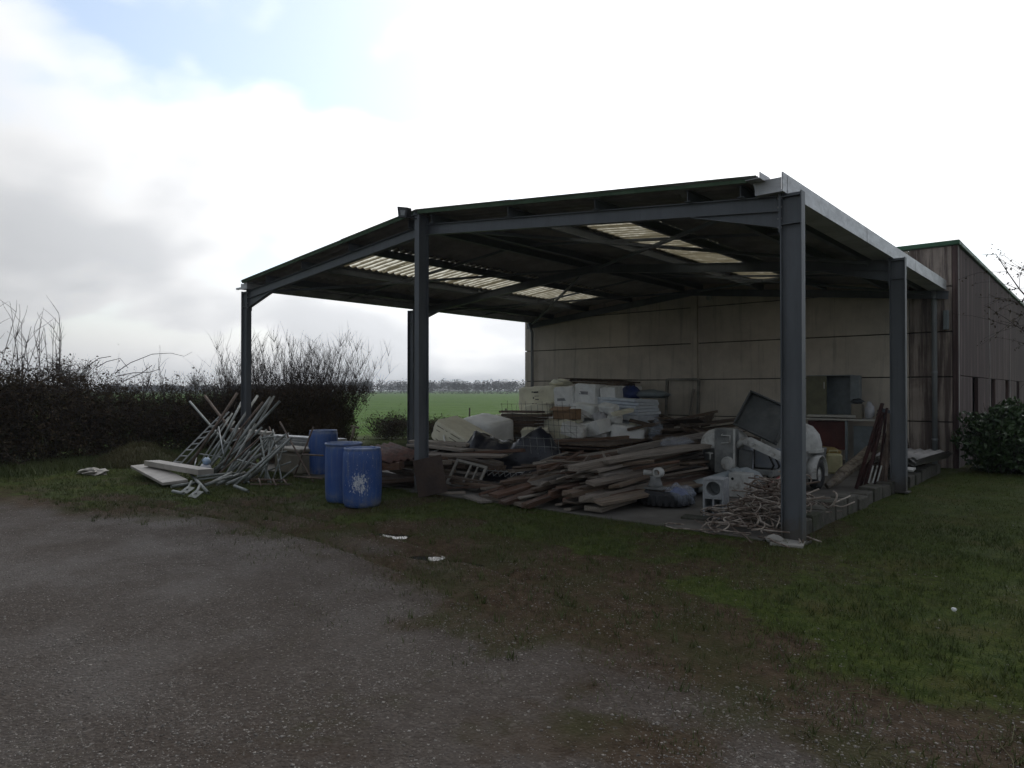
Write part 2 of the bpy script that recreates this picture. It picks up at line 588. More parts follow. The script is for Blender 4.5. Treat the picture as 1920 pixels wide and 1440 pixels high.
def m_barrel(name, scuff, dust=.35):
    m, nd, lk, b, out = material(name)
    v = coords(nd, lk, 'object', (1, 1, 1))
    n = noise(nd, lk, v, 2.2, 6, .6)
    col = mixc(nd, lk, maprange(nd, lk, n, .35, .65, 0, 1), (.028, .076, .26), (.042, .108, .33))
    st = noise(nd, lk, coords(nd, lk, 'object', (9, 9, .8)), 2.0, 7, .7)
    col = mixc(nd, lk, maprange(nd, lk, st, .45, .72, 0, dust), col, (.16, .19, .25))
    sp = nd.new('ShaderNodeSeparateXYZ')
    lk.new(v, sp.inputs[0])
    # limewash dust low down and round the rim
    lowz = maprange(nd, lk, sp.outputs[2], .02, .22, 1, 0)
    ds = noise(nd, lk, v, 6, 8, .7)
    col = mixc(nd, lk, mathn(nd, lk, 'MULTIPLY', lowz, maprange(nd, lk, ds, .4, .62, 0, .75)), col, (.22, .23, .24))
    top = maprange(nd, lk, sp.outputs[2], .80, .86, 0, .55)
    col = mixc(nd, lk, mathn(nd, lk, 'MULTIPLY', top, maprange(nd, lk, ds, .38, .6, .25, 1)), col, (.34, .38, .44))
    if scuff:
        # splash of old white paint left from a peeled label
        fx = mathn(nd, lk, 'ABSOLUTE', mathn(nd, lk, 'ADD', sp.outputs[0], -scuff[0] + .02))
        fz = mathn(nd, lk, 'ABSOLUTE', mathn(nd, lk, 'ADD', sp.outputs[2], -.36))
        e = mathn(nd, lk, 'MULTIPLY', maprange(nd, lk, fx, .03, .19, 1, 0), maprange(nd, lk, fz, .05, .22, 1, 0))
        front = maprange(nd, lk, sp.outputs[1], -.12, -.1, 1, 0)
        sn = noise(nd, lk, coords(nd, lk, 'object', (1, 1, .45)), 42, 5, .8)
        s = mathn(nd, lk, 'ADD', mathn(nd, lk, 'MULTIPLY', e, .17), sn)
        s = mathn(nd, lk, 'MULTIPLY', maprange(nd, lk, s, .625, .66, 0, 1), front)
        col = mixc(nd, lk, mathn(nd, lk, 'MULTIPLY', s, .9), col, (.62, .64, .67))
    lk.new(col, b.inputs['Base Color'])
    b.inputs['Roughness'].default_value = .5
    bump(nd, lk, b, n, .1)
    return m


M['barrel'] = m_barrel('blue_drum_plastic', None, .55)
M['barrel_s'] = m_barrel('blue_drum_scuffed', (.0,), .75)


def m_skylight():
    m, nd, lk, b, out = material('translucent_sheet')
    nd.remove(b)
    d = nd.new('ShaderNodeBsdfDiffuse')
    t = nd.new('ShaderNodeBsdfTranslucent')
    v = coords(nd, lk, 'world')
    n = noise(nd, lk, coords(nd, lk, 'world', (.6, 1, 1)), 7, 8, .7)
    sp = nd.new('ShaderNodeSeparateXYZ')
    lk.new(coords(nd, lk, 'object'), sp.inputs[0])
    # valleys tinted darker to put the corrugation's shading into the colour, with some grime
    val = mathn(nd, lk, 'ADD', maprange(nd, lk, sp.outputs[2], -.026, .026, 0, 1, False), mathn(nd, lk, 'MULTIPLY', mathn(nd, lk, 'ADD', n, -.5), 1.3))
    col = mixc(nd, lk, maprange(nd, lk, val, .25, .8, 0, 1), (.42, .385, .30), (.97, .955, .88))
    lk.new(col, d.inputs[0])
    lk.new(col, t.inputs[0])
    mx = nd.new('ShaderNodeMixShader')
    mx.inputs[0].default_value = .87
    lk.new(d.outputs[0], mx.inputs[1])
    lk.new(t.outputs[0], mx.inputs[2])
    lk.new(mx.outputs[0], out.inputs[0])
    return m


M['skylight'] = m_skylight()


def m_panel(name, base, grime, streak, lo=.5):
    """precast concrete with algae running down from the joints"""
    m, nd, lk, b, out = material(name)
    v = coords(nd, lk, 'world')
    n = noise(nd, lk, v, 1.1, 8, .65)
    col = mixc(nd, lk, maprange(nd, lk, n, .35, .68, 0, 1), base, tuple(x * .78 for x in base))
    st = noise(nd, lk, coords(nd, lk, 'world', (2.6, 2.6, .16)), 2.0, 7, .68)
    col = mixc(nd, lk, maprange(nd, lk, st, lo, lo + .16, 0, grime), col, streak)
    f = noise(nd, lk, coords(nd, lk, 'world', (5, 5, .35)), 2.0, 8, .7, .8)
    col = mixc(nd, lk, maprange(nd, lk, f, .52, .8, 0, grime * .5), col, streak)
    g = noise(nd, lk, coords(nd, lk, 'world', (.7, .7, .9)), 1.0, 8, .7, .6)
    col = mixc(nd, lk, maprange(nd, lk, g, .5, .72, 0, grime * .7), col, tuple(x * 1.3 for x in streak))
    lk.new(col, b.inputs['Base Color'])
    b.inputs['Roughness'].default_value = .9
    bump(nd, lk, b, noise(nd, lk, v, 30, 5, .6), .12)
    return m


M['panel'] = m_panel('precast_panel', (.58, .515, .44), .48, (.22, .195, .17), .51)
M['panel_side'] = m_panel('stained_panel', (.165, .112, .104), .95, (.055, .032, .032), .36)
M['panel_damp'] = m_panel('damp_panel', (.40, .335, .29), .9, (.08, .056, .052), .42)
M['joint'] = simple('joint_mastic', (.05, .05, .045), None, .9)
M['pale_joint'] = simple('pale_joint_strip', (.45, .42, .40), (.30, .27, .26), .8, 0, 3, 5, (1, 1, .3), 'world')
M['downpipe'] = simple('grey_downpipe', (.26, .27, .285), (.2, .21, .22), .5, 0, 3, 5, (1, 1, .4), 'world', .03)

# ------------------------------------------------------------------ noise used for laying out the ground


def vnoise(x, y, seed=0):
    def h(i, j):
        n = (i * 374761393 + j * 668265263 + seed * 974711) & 0x7fffffff
        n = (n ^ (n >> 13)) * 1274126177 & 0x7fffffff
        return ((n ^ (n >> 16)) & 0xffff) / 65535.
    x = np.asarray(x, float)
    y = np.asarray(y, float)
    i, j = np.floor(x).astype(np.int64), np.floor(y).astype(np.int64)
    u, v = x - i, y - j
    u, v = u * u * (3 - 2 * u), v * v * (3 - 2 * v)
    return (h(i, j) * (1 - u) + h(i + 1, j) * u) * (1 - v) + (h(i, j + 1) * (1 - u) + h(i + 1, j + 1) * u) * v


def fbm(x, y, seed=0, o=4):
    t, a, s = 0, .5, 0
    for k in range(o):
        t = t + a * vnoise(x * 2 ** k, y * 2 ** k, seed + k)
        s += a
        a *= .5
    return t / s


def sst(a, b, v):
    t = np.clip((v - a) / (b - a), 0, 1)
    return t * t * (3 - 2 * t)


XB = [-60, -14, -9.4, -6.4, -4, -2, .4, 1.6, 3, 6, 12, 60]
YB = [-24, -7.4, -5.0, -3.4, -3.2, -3.5, -4.15, -4.1, -4.2, -4.7, -6, -20]


def rut_y(x):
    return np.interp(x, [-11, -8, -6, -4, -2, 0], [-3.9, -3.45, -3.25, -3.3, -3.6, -4.2])


def zones(x, y):
    """gravel, bare mossy soil, lawn and field shares of the ground"""
    d = y - np.interp(x, XB, YB)
    n = fbm(x * .8, y * .8, 3) - .5
    n2 = fbm(x * 2.6, y * 2.6, 9) - .5
    gravel = sst(.7, -1.0, d + n * 2.0 + n2 * 1.3)
    wide = np.interp(x, [-12, -6, -1, .8, 1.8, 3], [.7, 1.3, 1.9, 1.5, .9, .6])
    soil = sst(.5, -.6, d - wide + n * 2.2 + n2 * 1.0) * (1 - gravel)
    patch = sst(.46, .62, fbm(x * 1.1 + 7, y * 1.1, 21)) * np.interp(x, [-1, 2], [.75, .3]) * np.interp(x, [-14, -9], [.5, 1])
    soil = np.maximum(soil, patch * (1 - gravel))
    moss = sst(.44, .62, fbm(x * 1.0 + 3, y * 1.6, 57)) * np.interp(x, [-5, -1, 1], [.2, .35, .6])
    soil = np.maximum(soil, gravel * moss)
    gravel = gravel * (1 - moss)
    for off in (0.0, .74):
        rut = np.exp(-((y - rut_y(x) - off) / .11) ** 2) * sst(-10, -7.5, x) * sst(-.2, -2.0, x) * (.45 + .55 * fbm(x * 2, y * 2, 71))
        soil = np.maximum(soil, rut * .9)
        gravel = gravel * (1 - rut * .9)
    field = sst(17.5, 21, np.maximum(-x, (y > 3) * (y - x * .55) * 1.02))
    grass = np.clip(1 - gravel - soil, 0, 1)
    return gravel, soil, grass * (1 - field), field


def axis(lo, hi, step, far, grow=1.28):
    a = list(np.arange(lo, hi + 1e-6, step))
    s = step
    while a[-1] < far:
        s *= grow
        a.append(a[-1] + s)
    s = step
    b = []
    q = lo
    while q > -far:
        s *= grow
        q -= s
        b.append(q)
    return np.array(b[::-1] + a)


PUD = [(-3.75, -2.50, .26, .12, .72), (-2.28, -2.86, .30, .11, .62), (-2.74, -3.04, .16, .10, .5)]


def ground_z(x, y):
    near = np.exp(-((x + 3) ** 2 + (y + 3) ** 2) / 900)
    z = (fbm(x * .5, y * .5, 30) - .5) * .05 + (fbm(x * 3, y * 3, 33, 3) - .5) * .018
    # two old wheel ruts curving past the drums
    for off in (0.0, .74):
        t = (y - rut_y(x) - off) / .10
        z = z + (.016 * np.exp(-((np.abs(t) - 1.9) / .8) ** 2) - .042 * np.exp(-t ** 2)) * sst(-10, -7.5, x) * sst(-.2, -2.0, x)
    for px, py, rx, ry, an in PUD:
        c, s_ = math.cos(an), math.sin(an)
        u = ((x - px) * c + (y - py) * s_) / rx
        w = (-(x - px) * s_ + (y - py) * c) / ry
        z = z - .06 * np.exp(-(u * u + w * w) * .8)
    shed = sst(-.1, .5, y) * sst(-12.6, -12.2, x) * sst(.4, .1, x)
    z = z * (1 - shed) - .015 * shed
    return z * near


def m_ground():
    m, nd, lk, b, out = material('ground_mix')
    v = coords(nd, lk, 'world')

    def att(n):
        a = nd.new('ShaderNodeAttribute')
        a.attribute_name = n
        return a.outputs['Fac']
    fine = noise(nd, lk, v, 55, 4, .7)
    mid = noise(nd, lk, v, 9, 6, .7)
    big = noise(nd, lk, v, 1.2, 6, .6)
    vor = nd.new('ShaderNodeTexVoronoi')
    vor.inputs['Scale'].default_value = 48
    lk.new(v, vor.inputs['Vector'])
    grav = mixc(nd, lk, maprange(nd, lk, fine, .3, .7, 0, 1), (.048, .038, .031), (.100, .082, .069))
    grav = mixc(nd, lk, maprange(nd, lk, mid, .42, .7, 0, .55), grav, (.038, .028, .021))
    grav = mixc(nd, lk, maprange(nd, lk, vor.outputs['Color'], .78, .9, 0, .5), grav, (.17, .15, .13))
    soil = mixc(nd, lk, maprange(nd, lk, mid, .35, .66, 0, 1), (.042, .028, .018), (.080, .056, .036))
    soil = mixc(nd, lk, maprange(nd, lk, big, .42, .62, 0, .7), soil, (.038, .040, .014))
    gras = mixc(nd, lk, maprange(nd, lk, mid, .35, .68, 0, 1), (.028, .044, .009), (.066, .082, .020))
    gras = mixc(nd, lk, maprange(nd, lk, big, .48, .68, 0, .65), gras, (.070, .060, .022))
    fld = mixc(nd, lk, maprange(nd, lk, noise(nd, lk, coords(nd, lk, 'world', (.05, .4, 1)), 1.0, 7, .6), .3, .7, 0, 1), (.058, .118, .018), (.090, .160, .028))
    # shares sharpened by texture so that borders break up into clumps
    def sharp(a):
        s = mathn(nd, lk, 'ADD', a, mathn(nd, lk, 'MULTIPLY', mathn(nd, lk, 'ADD', mid, -.5), .9))
        return maprange(nd, lk, s, .3, .7, 0, 1)
    col = mixc(nd, lk, sharp(att('gravel')), soil, grav)
    col = mixc(nd, lk, sharp(att('lawn')), col, gras)
    col = mixc(nd, lk, att('field'), col, fld)
    lk.new(col, b.inputs['Base Color'])
    wet = noise(nd, lk, v, .9, 5, .6)
    lk.new(maprange(nd, lk, wet, .35, .65, .66, .95), b.inputs['Roughness'])
    lk.new(mathn(nd, lk, 'ADD', mathn(nd, lk, 'MULTIPLY', att('gravel'), .22), .05), b.inputs['Specular IOR Level'])
    h = mathn(nd, lk, 'ADD', mathn(nd, lk, 'MULTIPLY', fine, .6), mathn(nd, lk, 'MULTIPLY', mid, 1.2))
    h = mathn(nd, lk, 'ADD', h, mathn(nd, lk, 'MULTIPLY', vor.outputs['Distance'], -1.0))
    bump(nd, lk, b, h, .55, .02)
    return m


def build_ground():
    xs = axis(-13, 5, .1, 2600)
    ys = axis(-8, 1, .1, 2600)
    X, Y = np.meshgrid(xs, ys)
    Z = ground_z(X, Y)
    V = np.stack([X.ravel(), Y.ravel(), Z.ravel()], 1)
    nx, ny = len(xs), len(ys)
    i = np.arange(nx - 1)[None, :] + nx * np.arange(ny - 1)[:, None]
    i = i.ravel()
    F = np.stack([i, i + 1, i + nx + 1, i + nx], 1)
    me = np_mesh('ground', V, F, m_ground(), True)
    g, s, l, f = zones(X.ravel(), Y.ravel())
    for n, a in (('gravel', g), ('lawn', l), ('field', f)):
        at = me.attributes.new(n, 'FLOAT', 'POINT')
        at.data.foreach_set('value', a.astype(np.float32))
    tag(link('ground', me), 'trodden yard of grey gravel, bare soil and rough lawn', 'ground', kind='structure')


build_ground()


def build_puddles():
    m, nd, lk, b, out = material('puddle_water')
    b.inputs['Base Color'].default_value = (.02, .018, .014, 1)
    b.inputs['Roughness'].default_value = .03
    b.inputs['IOR'].default_value = 1.33
    bump(nd, lk, b, noise(nd, lk, coords(nd, lk, 'world'), 9, 3, .5), .02)
    for k, (px, py, rx, ry, an) in enumerate(PUD):
        mb = MB()
        pts = []
        for i in range(28):
            a = 2 * math.pi * i / 28
            r = 1.5
            u, w = math.cos(a) * rx * r, math.sin(a) * ry * r
            pts.append((px + u * math.cos(an) - w * math.sin(an), py + u * math.sin(an) + w * math.cos(an), 0))
        zc = float(ground_z(np.array([px]), np.array([py]))[0])
        mb.add([(a, c, zc + .034) for a, c, _ in pts], [tuple(range(28))])
        o = link('puddle', mb.mesh('puddle', m))
        tag(o, ['bright puddle in the grass before the blue drums', 'long thin puddle nearest the gravel', 'tiny puddle beside the long thin one'][k], 'puddle', kind='structure')


build_puddles()

# concrete floor of the shed with its joints
fl = MB()
for i in range(4):
    for j in range(3):
        x0, x1 = -12.0 + i * 3.0 + .008, -12.0 + (i + 1) * 3.0 - .008
        if i == 3:
            x1 = -.28
        y0, y1 = -.16 + j * 3.4 + .008, -.16 + (j + 1) * 3.4 - .008
        fl.box(((x0 + x1) / 2, (y0 + min(y1, 9.98)) / 2, -.07), (x1 - x0, min(y1, 9.98) - y0, .2))
o = link('floor', fl.mesh('floor', M['concrete']))
bevel(o, .01)
tag(o, 'stained concrete floor slab under the open shed', 'floor', kind='structure')

# ------------------------------------------------------------------ the open steel shed
XL, XR, XM = -11.94, 0.0, -6.06
FRAMES = (0.0, 5.0, 9.86)


def rz(x):
    """top of the rafters"""
    return 4.485 - .1005 * abs(x - XM)


def frame_y(fi, x):
    """the middle frame stands a little askew"""
    return FRAMES[fi] if fi != 1 else 4.86 + (x - XL) / (XR - XL) * .22


shed = thing('open_shed', 'open-sided grey steel shed with low corrugated gable roof, built against the concrete wall', 'shed', (-6, 5, 0))
for fi, y in enumerate(FRAMES):
    for x, sg in ((XL, 1), (XR, -1)):
        y = frame_y(fi, x)
        if fi == 2:                                                 # the last frame is bolted to the building
            r = MB()
            r.ibeam((x, y, rz(x) - .087), (XM, y, rz(XM) - .087), .174, .095, (0, 1, 0), .009, .007)
            wpart(r, 'rafter', M['steel'], shed)
            continue
        c = MB()
        c.ibeam((x, y, .02), (x, y, 3.91), .235, .12, (0, 1, 0))
        col = wpart(c, 'steel_column', M['steel'], shed)
        b = MB()
        b.box((x, y, .022), (.32, .24, .02))
        wpart(b, 'base_plate', M['steel'], col)
        b = MB()
        b.box((x + sg * .124, y, 3.72), (.016, .13, .50))           # end plate between column and rafter
        wpart(b, 'end_plate', M['steel'], col)
        for dy, zz in ((-.031, 3.56), (-.031, 3.87), (.031, 3.56)):
            b = MB()
            b.box((x, y + dy, zz), (.212, .05, .01))
            wpart(b, 'stiffener', M['steel'], col)
        if fi == 0:
            for bxx in (-.13, .13):
                for byy in (-.09, .09):
                    b = MB()
                    b.lathe([(0, .07), (.011, .07), (.011, .032), (.02, .032), (.02, .03)], 6, (x + bxx, y + byy, 0))
                    wpart(b, 'anchor_bolt', M['rusttube'], col)
        for zz in (3.53, 3.63, 3.76, 3.86):
            for dx, ww in ((.142, 1), (.108, 1)):
                b = MB()
                b.lathe([(0, -.006), (.012, -.006), (.012, .006), (0, .006)], 6, (x + sg * dx, y - .045, zz), 'X')
                if fi == 0:
                    wpart(b, 'bolt', M['bolt'], col)
        r = MB()
        xa, xb = x + sg * .132, XM
        r.ibeam((xa, y, rz(xa) - .087), (xb, frame_y(fi, xb), rz(xb) - .087), .174, .095, (0, 1, 0), .009, .007)
        raf = wpart(r, 'rafter', M['steel'], shed)
        h = MB()                                                    # haunch: web plate and its sloping flange
        x1 = x + sg * 1.2
        za, zb, zc = rz(xa) - .174, rz(x1) - .174, 3.535
        h.prism([(xa, za), (xa, zc), (x1, zb)], (0, y - .004, 0), (1, 0, 0), (0, 0, 1), (0, .008, 0))
        h.bar((xa, y, zc), (x1, y, zb - .005), .095, .009)
        wpart(h, 'haunch', M['steel'], raf)
# gable post under the ridge
c = MB()
c.ibeam((XM + .05, -.115, .02), (XM + .05, -.115, 4.60), .22, .11, (1, 0, 0))
gp = wpart(c, 'gable_post', M['steel'], shed)
b = MB()
b.box((XM, -.115, .022), (.24, .34, .02))
wpart(b, 'base_plate', M['steel'], gp)
b = MB()
b.box((XM, -.115, 4.607), (.15, .27, .012))
b.box((XM - .03, -.19, 4.635), (.05, .05, .05))
wpart(b, 'cap_plate', M['steel'], gp)
# purlins, cleats
PD = [.28, 1.95, 3.5, 4.85]
for d in PD:
    for sg in (-1, 1):
        x = XM + sg * d
        p = MB()
        zt = rz(x)
        p.ibeam((x, -.12, zt + .07), (x, 9.97, zt + .07), .14, .075, (1, 0, 0), .007, .006)
        pu = wpart(p, 'purlin', M['steel'], shed)
        for y in FRAMES[:2]:
            q = MB()
            q.box((x - sg * .042, y, zt + .055), (.008, .08, .10))
            q.box((x - sg * .075, y, zt + .006), (.07, .08, .008))
            wpart(q, 'cleat', M['steel'], pu)
for x in (XL + .25, XR - .55):                                     # eaves beams carrying the sheet ends
    p = MB()
    p.ibeam((x, -.12, rz(x) + .07), (x, 9.97, rz(x) + .07), .14, .075, (1, 0, 0), .007, .006)
    wpart(p, 'eaves_beam', M['steel'], shed)
# wind bracing and sag rods in the plane of the roof
for sg in (-1, 1):
    for ya, yb in ((0.1, 4.95), (5.05, 9.8)):
        for da, db in ((.2, 5.6), (5.6, .2)):
            b = MB()
            xa, xb = XM + sg * da, XM + sg * db
            b.bar((xa, ya, rz(xa) - .06), (xb, yb, rz(xb) - .06), .05, .05)
            wpart(b, 'brace', M['steel'], shed)
    for y in (2.5, 7.45):
        b = MB()
        xa, xb = XM + sg * .25, XM + sg * 5.5
        b.bar((xa, y, rz(xa) + .05), (xb, y, rz(xb) + .05), .045, .045)
        wpart(b, 'sag_rod', M['steel'], shed)


def corr_sheet(L, W, waves, amp, mat, name, over=.0):
    n = waves * 6
    V, F = [], []
    for i, x in enumerate((-L / 2, 0, L / 2)):
        for k in range(n + 1):
            V.append((x, -W / 2 + W * k / n, amp * math.cos(2 * math.pi * waves * k / n)))
    for i in range(2):
        for k in range(n):
            a = i * (n + 1) + k
            F.append((a, a + n + 1, a + n + 2, a + 1))
    top = len(V)
    V += [(x, y, z + .007) for x, y, z in V]
    F += [tuple(reversed([q + top for q in f])) for f in F]
    for k in range(n):
        F.append((k, k + 1, top + k + 1, top + k))
        q = 2 * (n + 1) + k
        F.append((q, top + q, top + q + 1, q + 1))
    mb = MB()
    mb.add(V, F)
    return mb.mesh(name, mat, True)


SH_L, SH_W = 1.78, 1.10
sheet_me = corr_sheet(SH_L, SH_W, 6, .024, M['fibre'], 'roof_sheet')
light_me = corr_sheet(SH_L, SH_W, 6, .024, M['skylight'], 'skylight_sheet')
roof = MB()
an_ = math.atan(.1005)
roof.prism([(-.42, -.04), (0, .005), (.42, -.04), (.42, -.028), (0, .02), (-.42, -.028)], (XM, -.17, 4.485 + .205), (1, 0, 0), (0, 0, 1), (0, 10.1, 0))
roof = wpart(roof, 'roof', M['fibre'], shed)
base = Vector((-6, 5, 0))
ROWS = [(.02, 2.05), (1.95, 3.6), (3.5, 4.95), (4.62, 5.72)]
for sg in (-1, 1):
    for j, (da, db) in enumerate(ROWS):
        Lr = (db - da) / math.cos(an_) + .06
        for i in range(10):
            y0 = -.17 + i * 1.02
            xm = XM + sg * (da + db) / 2
            sky_ = (j == 1 and 1 <= i <= 8)
            o = link('skylight_sheet' if sky_ else 'roof_sheet', light_me if sky_ else sheet_me, roof,
                     Vector((xm, y0 + SH_W / 2 - .04, rz(xm) + .14 + .030 + (.008 * (3 - j)) + .003 * (i % 2))) - base,
                     (0, sg * an_, 0), (Lr / SH_L, 1, 1))
for sg in (-1, 1):
    b = MB()
    xa, xb = XM + sg * .03, XM + sg * 5.72
    b.bar((xa, -.185, rz(xa) + .19), (xb, -.185, rz(xb) + .18), .02, .075)
    wpart(b, 'verge_trim', M['moss'], roof)

# gutters
g = MB()
tr = [(-.07, 3.925), (-.07, 4.125), (-.055, 4.125), (-.055, 3.91), (-.37, 3.91), (-.37, 4.08), (-.357, 4.08), (-.357, 3.925)]
g.prism(list(reversed(tr)), (0, -.14, 0), (1, 0, 0), (0, 0, 1), (0, 10.1, 0))
gu = wpart(g, 'gutter', M['galv'], shed)
g = MB()
g.prism([(-.352, 3.927), (-.075, 3.927), (-.075, 4.07), (-.40, 4.07)], (0, -.135, 0), (1, 0, 0), (0, 0, 1), (0, .006, 0))
wpart(g, 'gutter_end', M['galv'], gu)
g = MB()
g.prism([(0, 0), (.17, 0), (.17, .07), (.163, .07), (.163, .007), (0, .007)], (-.42, -.30, 4.055), (1, 0, 0), (0, 0, 1), (0, .3, 0))
wpart(g, 'bracket', M['galv'], gu)
for y in (.03, 3.4, 6.8):
    g = MB()
    g.box((-.0535, y, 4.01), (.004, .05, .19))
    wpart(g, 'joint_strip', M['galv'], gu)
g = MB()
tr = [(XL + .02, 4.06), (XL + .02, 3.93), (XL + .28, 3.93), (XL + .28, 4.08), (XL + .267, 4.08), (XL + .267, 3.943), (XL + .033, 3.943), (XL + .033, 4.06)]
g.prism(list(reversed(tr)), (0, -.14, 0), (1, 0, 0), (0, 0, 1), (0, 10.1, 0))
gl = wpart(g, 'gutter', M['galv'], shed)
g = MB()
g.prism([(XL + .035, 3.945), (XL + .265, 3.945), (XL + .265, 4.05), (XL + .035, 4.05)], (0, -.135, 0), (1, 0, 0), (0, 0, 1), (0, .006, 0))
wpart(g, 'gutter_end', M['galv'], gl)
g = MB()
g.box((XL - .14, -.05, 3.985), (.36, .05, .04))
wpart(g, 'spout', M['galv'], gl)

# floodlight on the gable post
fl_ = thing('floodlight', 'small dark floodlight fixed on top of the middle gable post', 'floodlight', (XM - .19, -.30, 4.56))
b = MB()
b.prism([(-.11, -.06), (.09, -.10), (.12, .07), (-.14, .13)], (0, -.03, .10), (1, 0, 0), (0, 0, 1), (0, .10, 0))
part(b, 'housing', M['floodbody'], fl_, bv=.006)
b = MB()
b.prism([(-.05, -.035), (.05, -.055), (.06, .03), (-.06, .05)], (.01, -.034, .10), (1, 0, 0), (0, 0, 1), (0, .004, 0))
part(b, 'glass', M['glass_off'], fl_)
b = MB()
b.bar((.08, .02, .03), (.24, .06, -.02), .04, .012)
part(b, 'mounting_arm', M['floodbody'], fl_)

# ------------------------------------------------------------------ concrete building behind
bld = thing('concrete_building', 'long precast concrete building with green coping, stained wall panels and dark openings', 'building', (-6, 10, 0))
WL, WR, WT = -12.15, .15, 4.9
w = MB()
w.box(((WL + 2 * .009 + WR - .16) / 2 - .0045, 25.445, WT / 2 - .03), (WR - .16 - WL - .009, 30.7, WT - .06))
wpart(w, 'core', M['joint'], bld)
for i, (xa, xb) in enumerate(((WL, XM - .1), (XM + .1, WR - .105))):
    if i == 1:
        xb = WR - .95
    for k in range(5):
        z0, z1 = k * 1.0 + .012, min((k + 1) * 1.0 - .012, WT - .02)
        if k == 0:
            z0 = -.05
        p = MB()
        p.box(((xa + xb) / 2, 10.045, (z0 + z1) / 2), (xb - xa - .012, .09, z1 - z0))
        wpart(p, 'wall_panel', M['panel'], bld, bv=.008)
        if i == 1:                                           # narrow damp panels at the corner
            p = MB()
            p.box((WR - .5275, 10.045, (z0 + z1) / 2), (.835, .088, z1 - z0))
            wpart(p, 'wall_panel', M['panel_damp'], bld, bv=.008)
p = MB()
p.box((XM, 10.03, 2.42), (.19, .13, 4.9))
wpart(p, 'concrete_column', M['panel'], bld, bv=.01)
# corner pier and side wall bays
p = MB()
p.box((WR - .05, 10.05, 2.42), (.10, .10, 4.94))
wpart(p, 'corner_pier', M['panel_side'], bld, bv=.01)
bays = [10.1 + 5.1 * k for k in range(7)]
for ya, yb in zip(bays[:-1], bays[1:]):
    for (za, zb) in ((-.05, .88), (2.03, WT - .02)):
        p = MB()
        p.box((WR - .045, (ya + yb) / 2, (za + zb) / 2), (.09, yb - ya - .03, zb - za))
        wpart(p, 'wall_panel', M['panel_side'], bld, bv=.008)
slots = [12.1 + 3.45 * k for k in range(8)]
prev = 10.115
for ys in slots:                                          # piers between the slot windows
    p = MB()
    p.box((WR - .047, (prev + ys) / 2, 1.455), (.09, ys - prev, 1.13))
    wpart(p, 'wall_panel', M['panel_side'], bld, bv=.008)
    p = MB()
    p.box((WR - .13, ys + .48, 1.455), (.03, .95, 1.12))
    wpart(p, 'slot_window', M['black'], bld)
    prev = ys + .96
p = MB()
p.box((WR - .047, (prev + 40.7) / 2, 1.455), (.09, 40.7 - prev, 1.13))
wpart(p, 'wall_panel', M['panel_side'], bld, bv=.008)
for ys in bays:
    p = MB()
    p.box((WR + .006, ys - .005, 2.42), (.018, .05, 4.93))
    wpart(p, 'joint_strip', M['pale_joint'], bld)
p = MB()
p.prism([(WL - .04, 0), (WR + .05, 0), (WR + .05, .10), (WL - .04, .10)], (0, 9.95, WT), (1, 0, 0), (0, 0, 1), (0, .22, 0))
cp = wpart(p, 'coping', M['green'], bld, bv=.01)
p = MB()
p.box((WR - .06, 25.45, WT + .048), (.22, 30.5, .098))
wpart(p, 'coping', M['green'], bld, bv=.01)
p = MB()
p.box((WL - .02, 25.45, WT + .048), (.22, 30.5, .098))
wpart(p, 'coping', M['green'], bld, bv=.01)
p = MB()
p.tube([(-.28, 9.87, 3.92), (-.28, 9.9, 3.7), (-.28, 9.9, .05)], .055, 12)
dp = wpart(p, 'downpipe', M['downpipe'], bld, True)
for zz in (3.2, 2.1, .62):
    p = MB()
    p.lathe([(.057, -.02), (.064, -.018), (.064, .018), (.057, .02)], 12, (-.28, 9.9, zz))
    p.box((-.28, 9.97, zz), (.03, .06, .02))
    wpart(p, 'pipe_clip', M['downpipe'], dp)
p = MB()
p.tube([(-11.78, 9.75, 3.9), (-11.74, 9.88, 3.6), (-11.74, 9.9, .05)], .05, 12)
dp = wpart(p, 'downpipe', M['downpipe'], bld, True)
p = MB()
p.box((-.06, 9.93, 3.25), (.10, .13, .42))
wpart(p, 'junction_box', M['cab_grey'], bld, bv=.01)
p = MB()
p.box((-.95, 9.985, .72), (.05, .025, .5))
wpart(p, 'wall_slot', M['black'], bld)
p = MB()
p.lathe([(0, -.02), (.07, -.02), (.07, .06), (0, .06)], 16, (-5.6, 9.93, 4.22), 'Y')
wpart(p, 'wall_lamp', M['white_paint'], bld)

# low row of concrete blocks along the open side
kb = thing('low_block_wall', 'low mossy row of concrete blocks edging the floor beside the lawn', 'block wall', (-.18, 2.6, 0))
bm_ = MB()
bm_.box((0, 0, .085), (.24, .44, .25))
bme = bm_.mesh('block', M['block'])
y = .36
for k in range(10):
    o = link('block', bme, kb, (random.uniform(-.02, .02), y + .235 - 2.6, random.uniform(-.06, .02)), (0, random.uniform(-.05, .05), random.uniform(-.07, .07)))
    bevel(o, .012)
    y += .495
kb2 = thing('low_block_wall', 'further short run of low blocks under the corrugated sheets', 'block wall', (-.12, 7.4, 0))
y = 5.9
for k in range(6):
    o = link('block', bme, kb2, (random.uniform(-.02, .02), y + .235 - 7.4, random.uniform(-.04, .0)), (0, 0, random.uniform(-.05, .05)))
    bevel(o, .012)
    y += .5

# ------------------------------------------------------------------ planks and boards


